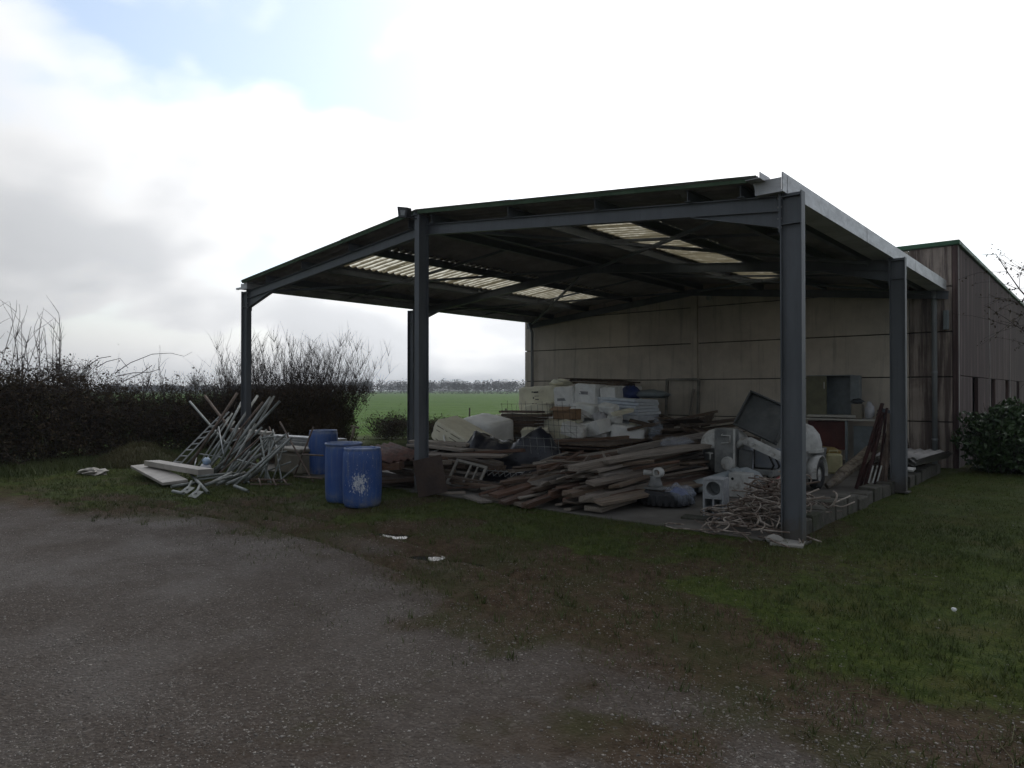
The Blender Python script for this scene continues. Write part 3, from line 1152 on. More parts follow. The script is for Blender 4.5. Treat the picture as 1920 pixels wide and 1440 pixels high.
def plank_variants(k):
    out = []
    for s in range(k):
        r = random.Random(100 + s)
        mb = MB()
        st = [-.5, -.3, -.1, .1, .3, .5]
        bow, tw, wav = r.uniform(-.25, .25), r.uniform(-.12, .12), r.uniform(-.06, .06)
        vv = []
        for i, x in enumerate(st):
            zc = bow * (1 - (2 * x) ** 2)
            yc = wav * math.sin(x * 5)
            for (a, c) in ((-.5, -.5), (.5, -.5), (.5, .5), (-.5, .5)):
                jx = r.uniform(-.004, .012) if i in (0, 5) else 0
                e = 1 + r.uniform(-.05, .03)
                vv.append((x + (jx if i == 0 else -jx), yc + a * e - tw * c * x * .4, zc + c * (1 + r.uniform(-.08, .05)) + tw * a * x * 2))
        ff = [(3, 2, 1, 0), (20, 21, 22, 23)]
        for i in range(5):
            for q in range(4):
                a, c = i * 4 + q, i * 4 + (q + 1) % 4
                ff.append((a, c, c + 4, a + 4))
        mb.add(vv, ff)
        out.append(mb)
    return out


PV = {}


def plank_mesh(matname, k):
    key = (matname, k % 6)
    if key not in PV:
        mbs = plank_variants(6)
        for i, mb in enumerate(mbs):
            PV[(matname, i)] = mb.mesh('plank', M[matname])
    return PV[key]


def plank(p0, p1, w, t, matname, label, group, roll=0., name='plank', cat='plank', k=None):
    p0, p1 = Vector(p0), Vector(p1)
    d = p1 - p0
    L = d.length
    q = d.to_track_quat('X', 'Z')
    e = (q.to_matrix() @ Euler((roll, 0, 0)).to_matrix()).to_euler()
    o = link(name, plank_mesh(matname, random.randrange(6) if k is None else k), None, (p0 + p1) / 2, e, (L, w, t))
    return tag(o, label, cat, group)


ORD = ['first', 'second', 'third', 'fourth', 'fifth', 'sixth', 'seventh', 'eighth', 'ninth', 'tenth', 'eleventh', 'twelfth', 'thirteenth', 'fourteenth']
LAY = ['bottom', 'second', 'third', 'fourth', 'fifth', 'sixth', 'seventh', 'eighth', 'ninth', 'topmost']


def big_heap():
    r = random.Random(5)
    zt = .03
    layers = [(-4.95, -2.6, 11, .05), (-4.9, -2.6, 11, .05), (-4.85, -2.6, 11, .05), (-4.75, -2.45, 11, .05), (-4.75, -2.5, 10, .05), (-4.65, -2.5, 10, .05),
              (-4.6, -2.6, 9, .05), (-4.5, -2.65, 8, .05), (-4.4, -2.8, 7, .05), (-4.2, -2.9, 5, .05)]
    for li, (xa, xb, n, th) in enumerate(layers):
        step = (xb - xa) / n
        for k in range(n):
            x = xb - (k + .5) * step
            wd = r.choice([.09, .12, .15, .18, .22])
            fan = (k / n) ** 2
            yaw = r.gauss(0, .06) + fan * r.uniform(-.06, .34)
            L = r.uniform(1.8, 4.6)
            y0 = .10 + r.uniform(-.34, .75) + .04 * li + fan * .3
            x0 = x + r.uniform(-.09, .09) - fan * .15
            z0 = zt + r.uniform(-.02, .035) + .03
            dz = r.uniform(-.05, .09) + .015 * li
            if fan > .3 and r.random() < .5:
                z0 -= min(zt * .6, .24)
            if r.random() < .16:
                z0 -= min(zt * .5, .10)                     # front end sagging out of the layer
                y0 -= .12
            p0 = (x0, y0, max(z0, .045))
            p1 = (x0 + L * math.sin(yaw), y0 + L * math.cos(yaw), max(z0 + dz, .045))
            mt = 'greywood' if (li >= 7 and k < 4 and r.random() < .7) or (li <= 1 and k < 2) or r.random() < .2 else ('darkwood' if r.random() < .25 else 'wood')
            tone = {'greywood': 'grey', 'darkwood': 'dark', 'wood': 'brown'}[mt]
            plank(p0, p1, wd, th * r.uniform(.5, 1.1), mt,
                  f"{tone} plank of the big timber heap, {LAY[li]} layer, {ORD[k]} from the tyre side", 'planks of the big timber heap', r.uniform(-.28, .28))
        zt += th
    # the thick pale beams one sees on top and the ones slid off in front
    ex = [((-3.18, .22, .58), (-2.85, 3.3, .72), .24, .085, 'greywood', 'thick pale grey beam lying on top of the big timber heap'),
          ((-2.98, .72, .66), (-2.50, 3.2, .76), .20, .06, 'greywood', 'second pale beam, overlapping the thick one on top of the big heap'),
          ((-3.0, -.18, .27), (-2.75, 3.6, .30), .20, .07, 'wood', 'tan plank with square sawn end jutting from the front of the heap'),
          ((-2.72, -.12, .22), (-2.85, 3.2, .24), .26, .08, 'greywood', 'broad pale plank low at the tyre end of the big heap'),
          ((-2.66, -.05, .09), (-2.85, 3.0, .10), .28, .07, 'greywood', 'pale plank resting on the floor under the broad one'),
          ((-4.35, -.2, .12), (-3.9, 1.6, .42), .24, .05, 'wood', 'reddish board tipped down at the front of the timber heap'),
          ((-4.0, -.38, .07), (-3.65, 1.5, .40), .20, .05, 'wood', 'brown board sloping to the floor with its corner up'),
          ((-3.55, -.42, .08), (-3.35, 2.0, .38), .13, .07, 'wood', 'short brown batten poking out beneath the timber heap'),
          ((-4.75, .05, .05), (-3.6, -.25, .06), .16, .045, 'wood', 'loose brown board lying flat on the concrete before the heap'),
          ((-5.0, -.05, .045), (-4.35, -.33, .045), .2, .03, 'greywood', 'thin weathered board on the floor edge near the steel plate'),
          ((-3.45, .05, .2), (-3.3, 3.0, .36), .10, .10, 'wood', 'square brown post jutting from the middle of the heap'),
          ((-4.95, .9, .34), (-4.2, 4.6, .62), .16, .05, 'wood', 'long reddish plank on the tarpaulin side of the heap'),
          ((-4.75, 1.3, .44), (-4.0, 4.9, .66), .14, .05, 'greywood', 'long grey plank beside the reddish one at the tarpaulin'),
          ((-3.9, 2.6, .62), (-2.9, 6.2, .95), .1, .1, 'greywood', 'grey pole-like beam rising out of the rear of the heap'),
          ((-3.3, 3.0, .60), (-2.75, 6.0, .62), .2, .05, 'greywood', 'dusty board on the rear end of the heap near the dark timber'),
          ((-2.7, 2.6, .50), (-2.5, 5.4, .45), .3, .04, 'wood', 'wide reddish board between the heap and the mixing machine'),
          ((-2.9, 1.6, .34), (-2.55, 4.8, .28), .3, .04, 'darkwood', 'dark wide board sloping behind the tyre')]
    for p0, p1, w_, t_, mt, lb in ex:
        plank(p0, p1, w_, t_, mt, lb, 'planks of the big timber heap', r.uniform(-.1, .1))


big_heap()


def sticks():
    r = random.Random(515)
    for i in range(26):
        x0, y0 = r.uniform(-4.9, -2.7), r.uniform(-.25, 1.6)
        top = .10 + .5 * min(1, max(0, (y0 + .3) / .8)) * (1 - abs((x0 + 3.6) / 1.9) ** 2 * .5)
        z0 = max(.05, top * r.uniform(.5, 1.08))
        yaw, L = r.gauss(0, .5), r.uniform(.5, 1.6)
        z1 = max(.05, z0 + r.uniform(-.08, .2))
        where = 'nearest the rusty plate' if x0 < -4.2 else ('in the middle' if x0 < -3.4 else 'nearest the tyre')
        plank((x0, y0, z0), (x0 + L * math.sin(yaw), y0 + L * math.cos(yaw), z1), r.uniform(.025, .07), r.uniform(.02, .04), r.choice(['wood', 'darkwood', 'greywood', 'wood']),
              f"thin broken lath strewn over the big timber heap, {where}, {'low' if z0 < .3 else 'high'} on it", 'laths strewn over the timber heap', r.uniform(-.6, .6), name='lath', cat='lath')


sticks()


def dark_heap():
    r = random.Random(23)
    k = 0
    for li in range(8):
        n = 12 - li // 2
        for j in range(n):
            f = (j + .5) / n
            xc = -6.0 + 2.5 * f + r.uniform(-.15, .15)
            yc = 7.3 + r.uniform(-.7, .7)
            z = .06 + li * .125 + r.uniform(-.03, .03)
            if abs(f - .5) > .5 - li * .03:
                continue
            yaw = r.uniform(-1.3, 1.3)
            L = r.uniform(.7, 2.2)
            tilt = r.uniform(-.22, .22)
            d = Vector((math.cos(yaw) * math.cos(tilt), math.sin(yaw) * math.cos(tilt), math.sin(tilt))) * L / 2
            c = Vector((xc, yc, z + abs(d.z) * .5))
            plank(c - d, c + d, r.uniform(.08, .26), r.uniform(.025, .07), 'darkwood',
                  f"dark broken board of the jumble by the wall, {LAY[li]} layer, {ORD[j]} from the foam sheets", 'boards of the dark jumbled heap', r.uniform(-.5, .5))
            k += 1
    for p0, p1, lb in (((-5.9, 6.2, .78), (-4.2, 7.4, 1.22), 'thin pole lying aslant on top of the dark heap'), ((-4.6, 6.4, .9), (-3.9, 7.4, 1.02), 'tan offcut panel on top of the dark heap')):
        plank(p0, p1, .08 if 'pole' in lb else .45, .06 if 'pole' in lb else .03, 'darkwood', lb, 'boards of the dark jumbled heap')


dark_heap()


def post_heap():
    r = random.Random(41)
    for li in range(6):
        n = 6 - li // 2
        for j in range(n):
            f = (j + .5) / n
            yc = -.1 + 2.0 * f + r.uniform(-.12, .12) + li * .08
            xc = -6.75 + r.uniform(-.35, .35)
            z = .07 + li * .085 + r.uniform(-.02, .02)
            yaw = r.uniform(-.35, .35)
            L = r.uniform(1.0, 2.3)
            tilt = r.uniform(-.10, .10)
            d = Vector((math.cos(yaw) * math.cos(tilt), math.sin(yaw) * math.cos(tilt), math.sin(tilt))) * L / 2
            c = Vector((xc, yc, z))
            mt = r.choice(['wood', 'wood', 'darkwood', 'greywood'])
            plank(c - d, c + d, r.uniform(.12, .26), r.uniform(.03, .075), mt,
                  f"{dict(wood='brown', darkwood='dark', greywood='grey')[mt]} offcut of the pile behind the middle post, {LAY[li]} layer, {ORD[j]} from the front", 'offcuts behind the middle post', r.uniform(-.2, .2))
    ex = [((-6.9, -.55, .40), (-6.35, -.25, .44), .22, .12, 'wood', 'short thick block of timber on the pile beside the middle post'),
          ((-6.95, -.5, .16), (-6.3, .2, .2), .2, .06, 'wood', 'yellowish sawn end low in the pile by the drums'),
          ((-9.3, 2.6, .56), (-7.1, 2.2, .60), .26, .05, 'greywood', 'pale board lying on the rear of the pile behind the post'),
          ((-9.0, 2.3, .50), (-6.9, 1.9, .52), .30, .05, 'greywood', 'second pale board just below it behind the post'),
          ((-9.2, 2.9, .44), (-7.0, 2.5, .46), .4, .05, 'darkwood', 'dark board under the pale ones behind the post'),
          ((-9.1, 2.5, .34), (-7.2, 2.2, .36), .45, .06, 'darkwood', 'lower dark board of the rear pile behind the post'),
          ((-9.0, 2.7, .2), (-7.1, 2.3, .2), .45, .1, 'darkwood', 'thick sleeper at the bottom of the rear pile'),
          ((-5.6, .05, .1), (-4.9, .55, .12), .12, .03, 'wood', 'thin stick on the floor beside the steel plate'),
          ((-5.7, .3, .15), (-4.8, .5, .14), .1, .03, 'wood', 'second thin stick behind it on the floor'),
          ((-5.75, .1, .28), (-5.0, .9, .1), .14, .03, 'darkwood', 'dark lath leaning down from the window frame'),
          ((-4.95, .9, .2), (-4.2, 1.5, .26), .14, .04, 'greywood', 'pale board end between tarpaulin and heap'),
          ((-5.0, 1.1, .12), (-4.1, 1.0, .14), .18, .05, 'wood', 'tan board under the tarpaulin edge')]
    for p0, p1, w_, t_, mt, lb in ex:
        plank(p0, p1, w_, t_, mt, lb, 'offcuts behind the middle post', r.uniform(-.08, .08))
    # corrugated red-brown sheets
    me = corr_sheet(1.25, .8, 6, .018, M['corr_red'], 'metal_sheet')
    for i, (p, e, lb) in enumerate((((-7.0, .0, .60), (.10, .12, -.15), 'upper red-brown corrugated sheet on the pile behind the drums'), ((-7.15, -.12, .50), (.13, .05, -.05), 'lower red-brown corrugated sheet on the pile behind the drums'))):
        tag(link('metal_sheet', me, None, p, e), lb, 'metal sheet', 'corrugated sheets on the pile')


post_heap()

# rusty steel plate leaning on the middle post
b = MB()
b.box((0, 0, .31), (.47, .012, .62))
pl = link('steel_plate', b.mesh('steel_plate', M['rust']), None, (-5.40, -.42, .06), (rad(-22), rad(-13), rad(40)))
tag(bevel(pl, .003), 'rusty brown steel plate leaning against the middle post', 'steel plate')

# grey window frame leaning on the pile
wf = thing('window_frame', 'grey wooden window frame leaning behind the rusty plate', 'window frame', (-5.62, .42, .06), (rad(-40), rad(12), rad(24)))
wf.scale = (.74, .9, .85)
for nm, c, d in (('stile', (-.36, 0, .3), (.06, .05, .62)), ('stile', (.36, 0, .3), (.06, .05, .62)), ('rail', (0, 0, .02), (.66, .05, .06)), ('rail', (0, 0, .58), (.66, .05, .06)), ('mullion', (0, 0, .3), (.045, .05, .50)), ('mullion', (.17, 0, .3), (.035, .045, .50))):
    b = MB()
    b.box(c, d)
    part(b, nm, M['frame_wood'], wf, bv=.004)

# ------------------------------------------------------------------ blue drums


def drum_profile(R, Ht, open_top):
    p = [(0, .03), (R * .80, .03), (R * .84, .0), (R * .90, .012), (R * .965, .06), (R * .985, .14), (R, Ht * .30), (R * 1.008, Ht * .5), (R, Ht * .70), (R * .985, Ht - .12), (R * .96, Ht - .055)]
    if open_top:
        p += [(R * .97, Ht - .035), (R * 1.03, Ht - .03), (R * 1.03, Ht - .004), (R * 1.0, Ht), (R * .95, Ht - .002), (R * .94, Ht - .06), (R * .95, .1), (0, .06)]
    else:
        p += [(R * .93, Ht - .03), (R * .945, Ht - .022), (R * .945, Ht - .004), (R * .90, Ht), (R * .87, Ht - .004), (R * .86, Ht - .03), (R * .5, Ht - .022), (0, Ht - .02)]
    return p


def drum(loc, R, Ht, mat, label, open_top, rotz):
    t = thing('plastic_drum', label, 'drum', loc, (0, 0, rotz), 'blue plastic drums')
    b = MB()
    b.lathe(drum_profile(R, Ht, open_top), 40)
    part(b, 'body', mat, t, True)
    if not open_top:
        for a in (.4, 3.5):
            b = MB()
            b.lathe([(0, Ht + .004), (.03, Ht + .004), (.034, Ht - .02)], 12, (math.cos(a) * R * .62, math.sin(a) * R * .62, 0))
            part(b, 'bung', mat, t, True)
    return t


face = math.atan2(CAM.x + 5.62, -(CAM.y + 1.5))       # turn towards the yard
drum((-5.70, -1.56, .0), .283, .86, M['barrel_s'], 'nearest blue plastic drum with a splash of white paint on its side', False, face - .05)
drum((-6.27, -1.48, .0), .275, .90, M['barrel'], 'open-topped blue drum just behind the white-splashed one', True, 1.0)
drum((-9.42, .30, .0), .29, .90, M['barrel'], 'darker blue drum standing back among the scaffolding', False, 2.0)

b = MB()
b.tube([(-8.45, -.05, .05), (-8.15, .05, .78), (-8.08, .07, 1.02)], [.022, .024, .028], 8)
st = thing('wooden_tool', 'wooden tool handle sticking up behind the blue drums', 'tool', (-8.3, 0, 0))
wpart(b, 'handle', M['log'], st, True)
b = MB()
b.bar((-8.15, .05, 1.03), (-7.98, .09, 1.0), .035, .03)
wpart(b, 'head', M['rusttube'], st)

# ------------------------------------------------------------------ scaffolding pile


def ray(px, py):
    X, Z = (px - 960) / 1309, (732 - py) / 1309
    return Vector((CA * X - SA, SA * X + CA, Z))


def at_y(px, py, y):
    r = ray(px, py)
    return CAM + r * ((y - CAM.y) / r.y)


def grounded(a, b_, z=.03):
    """carry the line b_ -> a on to the ground"""
    d = a - b_
    if a.z > z and d.z < 0:
        a = a + d * ((a.z - z) / -d.z)
    if a.z < z:
        a = b_ + d * ((b_.z - z) / (b_.z - a.z))
    return a


def pole(p, q, r, mat, label, group='loose scaffold poles', n=8, open_end=True):
    t = MB()
    t.pipe(p, q, r, r * .22, 10)
    return solo(t, 'scaffold_pole', mat, label, 'pole', group, True, base=tuple(p))


poles = [
    (364, 861, -1.0, 445, 737, -.05, .030, 'rusttube', 'rust-stained pole leaning at the top of the ladder'),
    (399, 861, -.9, 454, 752, .05, .026, 'galv_tube', 'grey pole leaning close to the far post'),
    (410, 852, -.8, 483, 742, .30, .030, 'galv_tube', 'long pole leaning behind the far steel post'),
    (422, 841, -.6, 493, 754, .25, .024, 'rusttube', 'thin brown pole leaning right of the far post'),
    (425, 860, -1.0, 508, 745, -.1, .034, 'galv_tube', 'thickest pale pole leaning right of the far post'),
    (440, 870, -1.0, 514, 743, .0, .022, 'galv_tube', 'thin pole lying along the thickest pale one'),
    (402, 884, -1.2, 525, 752, -.2, .026, 'galv_tube', 'grey pole whose top reaches furthest from the ladder'),
    (399, 885, -1.3, 492, 801, -.5, .024, 'galv_tube', 'short grey pole low among the leaning ones'),
    (451, 912, -1.6, 547, 820, -.8, .026, 'galv_tube', 'grey pole lying across the folded trestles'),
    (440, 850, -.3, 356, 753, -.3, .026, 'galv_tube', 'pole tilted the other way beside the hedge'),
    (470, 855, -.2, 384, 742, -.4, .030, 'rusttube', 'brown pole crossing over the top of the ladder'),
    (380, 872, -1.1, 440, 790, -.2, .022, 'galv_tube', 'thin pole parallel to the ladder'),
    (390, 880, -1.1, 458, 800, -.1, .028, 'galv_tube', 'pole low in front of the far post'),
    (372, 874, -1.05, 436, 775, -.15, .02, 'galv_tube', 'slim pole just inside the ladder rail'),
    (352, 869, -1.0, 430, 782, -.2, .022, 'galv_tube', 'slim pole under the ladder'),
    (430, 884, -1.35, 500, 806, -.4, .022, 'galv_tube', 'slim pole nearest the trestles'),
    (415, 880, -1.2, 478, 812, -.3, .03, 'galv_tube', 'stubby grey pole in the middle of the bundle'),
    (446, 890, -1.5, 512, 812, -.7, .02, 'galv_tube', 'slim pole resting on the aluminium planks'),
]
for (x0, y0, w0, x1, y1, w1, r, mt, lb) in poles:
    a, c = at_y(x0, y0, w0), at_y(x1, y1, w1)
    pole(grounded(a, c), c, r, M[mt], lb)
flat = [
    (359, 889, 391, 924, .12, .04, .028, 'pole lying on the white boards and pointing at the yard'),
    (440, 911, 466, 921, .10, .04, .028, 'short pole end nearest the gravel'),
    (370, 893, 442, 887, .16, .16, .022, 'level pole laid across the small tube ends'),
    (372, 899, 440, 891, .10, .12, .020, 'second level pole under it'),
    (322, 912, 372, 905, .04, .05, .03, 'pole on the grass before the white boards'),
    (325, 921, 345, 925, .04, .04, .026, 'short pole lying on the grass corner'),
]
for (x0, y0, x1, y1, z0, z1, r, lb) in flat:
    def gz(px, py, z):
        q = ray(px, py)
        return CAM + q * ((z - CAM.z) / q.z)
    pole(gz(x0, y0, z0), gz(x1, y1, z1), r, M['galv_tube'], lb)
stub = ['first', 'second', 'third', 'fourth', 'fifth', 'sixth']
for i, (px, py) in enumerate(((398, 905), (408, 908), (418, 904), (426, 907), (436, 905), (384, 910))):
    q = ray(px, py)
    p = CAM + q * ((.07 - CAM.z) / q.z)
    pole(p, p + Vector((-.35 + .05 * i, .55, .10)), .030, M['galv_tube'], f'{stub[i]} short tube end in the low row before the bundle')

# ladder
ld = thing('ladder', 'long aluminium ladder leaning against the far steel post', 'ladder', (-12.8, -.9, 0))
la0, la1 = at_y(322, 871, -1.05), at_y(414, 778, -.12)
lb0, lb1 = at_y(336, 873, -1.05), at_y(430, 772, -.12)
la0, lb0 = grounded(la0, la1), grounded(lb0, lb1)
for a, c in ((la0, la1), (lb0, lb1)):
    b = MB()
    b.bar(a, c, .05, .026)
    wpart(b, 'rail', M['alu'], ld)
for k in range(9):
    f = .06 + k * .115
    b = MB()
    b.tube([la0.lerp(la1, f), lb0.lerp(lb1, f)], .015, 8)
    wpart(b, 'rung', M['alu'], ld)


def trestle(name, label, pts, mat, r=.02, group=None):
    """folding scaffold trestle: tubes between pairs of pixels on a given depth"""
    t = None
    for i, (x0, y0, w0, x1, y1, w1) in enumerate(pts):
        a, c = at_y(x0, y0, w0), at_y(x1, y1, w1)
        if a.z < .02:
            a = grounded(a, c, .02)
        if c.z < .02:
            c = grounded(c, a, .02)
        if t is None:
            t = thing(name, label, 'trestle', (a.x, a.y, 0), (0, 0, 0), group)
        b = MB()
        b.tube([a, c], r, 8)
        wpart(b, 'leg' if abs(a.z - c.z) > .35 else 'crossbar', mat, t, True)
    return t


trestle('folding_trestle', 'rusty folding trestle standing open beside the far blue drum',
        [(588, 903, -.6, 525, 791, -.3), (552, 893, -.5, 588, 800, -.2), (552, 893, -.5, 604, 897, -.9), (566, 852, -.4, 606, 854, -.7), (541, 905, .1, 505, 800, .2)], M['rusttube'], .017, 'folding trestles')
trestle('folding_trestle', 'tangled folded trestle heaped in front of the aluminium planks',
        [(505, 912, -1.2, 489, 818, -.9), (485, 905, -1.2, 518, 818, -.9), (497, 900, -1.2, 508, 825, -.9), (487, 822, -.9, 521, 818, -.9), (490, 850, -1.0, 512, 812, -.8), (510, 908, -1.2, 492, 858, -1.0), (480, 910, -1.3, 502, 870, -1.1)], M['galv_tube'], .018, 'folding trestles')
trestle('folding_trestle', 'low folded trestle lying before the leaning poles',
        [(452, 912, -1.5, 500, 872, -1.2), (434, 902, -1.6, 470, 846, -1.2), (432, 908, -1.6, 466, 866, -1.2), (446, 862, -1.2, 484, 872, -1.2), (468, 905, -1.5, 447, 888, -1.4), (470, 917, -1.6, 437, 905, -1.7)], M['galv_tube'], .018, 'folding trestles')
trestle('folding_trestle', 'thin braced trestle frame under the top of the ladder',
        [(421, 858, -.8, 410, 800, -.5), (370, 850, -.9, 421, 858, -.8), (422, 832, -.7, 470, 815, -.5), (365, 876, -1.1, 369, 856, -.9)], M['alu'], .013, 'folding trestles')
trestle('folding_trestle', 'collapsed trestle frame leaning on the aluminium planks near the cream tank',
        [(530, 908, -1.0, 512, 806, -.3), (512, 900, -1.0, 541, 812, -.3), (516, 850, -.6, 538, 846, -.6), (520, 905, -1.0, 560, 872, -.6), (498, 884, -.9, 546, 866, -.6)], M['galv_tube'], .016, 'folding trestles')
trestle('folding_trestle', 'flat frame of thin tubes lying low between the bundle and the cream tank',
        [(462, 898, -1.5, 540, 900, -1.0), (470, 908, -1.6, 548, 908, -1.1), (486, 897, -1.45, 490, 911, -1.6), (512, 898, -1.3, 518, 910, -1.4), (532, 899, -1.1, 540, 909, -1.2)], M['rusttube'], .014, 'folding trestles')
r_ = random.Random(929)
for i, px0 in enumerate(sorted(r_.uniform(395, 470) for _ in range(12))):
    py0 = r_.uniform(872, 898)
    px1, py1 = px0 + r_.uniform(40, 85), r_.uniform(795, 842)
    a, c = at_y(px0, py0, r_.uniform(-1.5, -1.0)), at_y(px1, py1, r_.uniform(-.9, -.3))
    pole(grounded(a, c), c, r_.choice([.015, .018, .022]), M[r_.choice(['galv_tube', 'galv_tube', 'rusttube'])], f'slender tube in the low fan before the far post, {ORD[i]} from the ladder side', 'slender tubes of the low fan')
# coupler and base plate lying on the grass
for (px, py, lb) in ((368, 930, 'steel base plate lying on the grass before the boards'), (352, 922, 'smaller base plate beside the first one')):
    q = ray(px, py)
    p = CAM + q * ((.02 - CAM.z) / q.z)
    t = thing('base_jack', lb, 'base plate', p)
    b = MB()
    b.box((0, 0, .03), (.17, .17, .012), (.5, .1, .3))
    part(b, 'plate', M['galv_tube'], t)
    b = MB()
    b.pipe((0, 0, .03), (-.2, .16, .14), .022, .006)
    part(b, 'stem', M['galv_tube'], t)

# pale boards, bag of plaster, bottle, aluminium planks, tank
t = MB()
t.box((0, 0, 0), (2.25, .42, .05))
o = link('pale_board', t.mesh('pale_board', M['marble']), None, (-11.0, -2.28, .13), (rad(3), rad(3), rad(-8)))
tag(bevel(o, .004), 'pale scaffold board lying flat at the edge of the grass', 'board')
t = MB()
t.box((0, 0, 0), (2.05, .30, .10))
o = link('pale_board', t.mesh('pale_board', M['marble']), None, (-10.75, -2.02, .245), (rad(-2), rad(1), rad(3)))
tag(bevel(o, .004), 'thicker pale board resting on top of the flat one', 'board')
t = thing('plastic_bag', 'white and pale blue plastic bag crumpled under the ladder', 'bag', (-10.75, -1.5, .0))


def blob(mb, c, r, seed, amp=.25, nu=14, nv=9, flat=0.):
    rr = random.Random(seed)
    ph = [(rr.uniform(0, 6.28), rr.uniform(1, 4), rr.uniform(1, 4)) for _ in range(5)]
    vv, ff = [], []
    for i in range(nv + 1):
        th = math.pi * i / nv
        for k in range(nu):
            a = 2 * math.pi * k / nu
            d = Vector((math.sin(th) * math.cos(a), math.sin(th) * math.sin(a), math.cos(th)))
            f = 1 + amp * sum(math.sin(p[0] + p[1] * d.x * 3 + p[2] * d.y * 3 + d.z * p[1] * 2.5) for p in ph) / 3 + rr.uniform(-amp, amp) * .25 * (0 < i < nv)
            z = d.z * r[2] * f
            vv.append((c[0] + d.x * r[0] * f, c[1] + d.y * r[1] * f, c[2] + max(z, -r[2] * .85)))
    for i in range(nv):
        for k in range(nu):
            j = (k + 1) % nu
            ff.append((i * nu + k, (i + 1) * nu + k, (i + 1) * nu + j, i * nu + j))
    mb.add(vv, ff)
    return mb


part(blob(MB(), (0, 0, .13), (.15, .13, .13), 4, .14), 'lower_fold', M['whitebag'], t, True)
M['paleblue'] = simple('pale_blue_plastic', (.30, .44, .66), (.42, .50, .58), .35, 0, 6, 6, (1, 1, 1), 'object', .3)
part(blob(MB(), (-.02, .05, .31), (.09, .08, .075), 6, .15), 'upper_fold', M['paleblue'], t, True)
for i in range(6):
    t = MB()
    t.box((0, 0, 0), (2.6, .32, .045))
    o = link('aluminium_plank', t.mesh('aluminium_plank', M['alu']), None, (-11.1 - .05 * i % .15, .95 + random.uniform(-.02, .02), .36 + i * .055), (0, 0, rad(6 + random.uniform(-1, 1))))
    tag(bevel(o, .006), f'grooved aluminium scaffold plank, {ORD[i]} from the bottom of its stack', 'plank', 'aluminium scaffold planks')
t = MB()
t.box((-12.0, .78, .17), (.3, .7, .34))
solo(t, 'timber_support', M['darkwood'], 'dark block carrying one end of the aluminium planks', 'support', bv=.01)
t = MB()
t.box((-10.15, 1.0, .17), (.3, .7, .34))
solo(t, 'timber_support', M['darkwood'], 'dark block near the far blue drum carrying the aluminium planks', 'support', bv=.01)
t = MB()
t.box((0, 0, 0), (1.3, .22, .06))
o = link('pale_board', t.mesh('pale_board', M['marble']), None, (-11.6, -.02, .80), (0, rad(2), rad(5)))
tag(bevel(o, .004), 'pale board held level among the poles beside the far post', 'board')
t = thing('plastic_tank', 'cream plastic tank lying behind the trestles', 'tank', (-9.95, .02, 0))
b = MB()
b.box((0, 0, .23), (.95, .48, .46))
part(b, 'body', M['cream_grp'], t, bv=.06)
b = MB()
b.box((0, 0, .50), (1.0, .52, .07))
part(b, 'lid', M['cream_grp'], t, bv=.02)

# ------------------------------------------------------------------ insulation, boxes and sheets at the back


def soft_box(d, bulge, seed, nx=7):
    """a wrapped pack: box with rounded edges and uneven faces"""
    rr = random.Random(seed)
    mb = MB()
    n = nx
    idx = {}
    vv, ff = [], []

    def vert(i, j, k):
        key = (i, j, k)
        if key in idx:
            return idx[key]
        q = [2 * a / n - 1 for a in key]
        s = [math.copysign(abs(a) ** .85, a) for a in q]
        e = sum(1 for a in key if a in (0, n))
        f = {1: 1.0, 2: .965, 3: .93}[e]
        p = [s[m] * f * d[m] / 2 * (1 + rr.uniform(-bulge, bulge)) for m in range(3)]
        idx[key] = len(vv)
        vv.append(tuple(p))
        return idx[key]
    for a in range(n):
        for c in range(n):
            for s in (0, n):
                fl_ = s == 0
                for quad in ([(s, a, c), (s, a + 1, c), (s, a + 1, c + 1), (s, a, c + 1)], [(c, s, a), (c, s, a + 1), (c + 1, s, a + 1), (c + 1, s, a)], [(a, c, s), (a + 1, c, s), (a + 1, c + 1, s), (a, c + 1, s)]):
                    q = [vert(*z) for z in quad]
                    ff.append(tuple(reversed(q)) if fl_ else tuple(q))
    mb.add(vv, ff)
    return mb


def printed(parent, rects, y, mat, name='print'):
    for (x, z, w_, h_) in rects:
        b = MB()
        b.box((x, y, z), (w_, .006, h_))
        part(b, name, mat, parent)


t = thing('insulation_pack', 'big cream wrapped insulation pack with black printed marks, highest at the building corner', 'insulation pack', (-9.55, 7.75, 1.0), (0, rad(-2.5), rad(4)))
part(soft_box((1.28, .8, .82), .035, 1), 'pack', M['foam'], t, True).location = (0, 0, .40)
printed(t, [(.0, .65, .16, .035), (-.12, .66, .05, .03), (.02, .54, .14, .012), (.03, .44, .12, .035), (-.09, .49, .04, .05), (.04, .34, .13, .012), (.0, .26, .16, .02), (-.12, .33, .05, .03)], -.405, M['ink'])
t = thing('insulation_pack', 'rounded cream pack lying under the printed one', 'insulation pack', (-9.7, 7.1, .55))
part(soft_box((1.35, .8, .52), .03, 2), 'pack', M['foam'], t, True).location = (0, 0, .26)
t = thing('insulation_pack', 'plain cream pack at the bottom of the corner stack', 'insulation pack', (-9.6, 7.5, .03))
part(soft_box((1.4, 1.1, .55), .03, 3), 'pack', M['foam'], t, True).location = (0, 0, .27)
t = thing('insulation_pack', 'torn cream foam pack at the field side of the corner stack', 'insulation pack', (-9.75, 6.2, .03))
part(soft_box((.55, .6, 1.0), .07, 4), 'pack', M['foam'], t, True).location = (0, 0, .5)
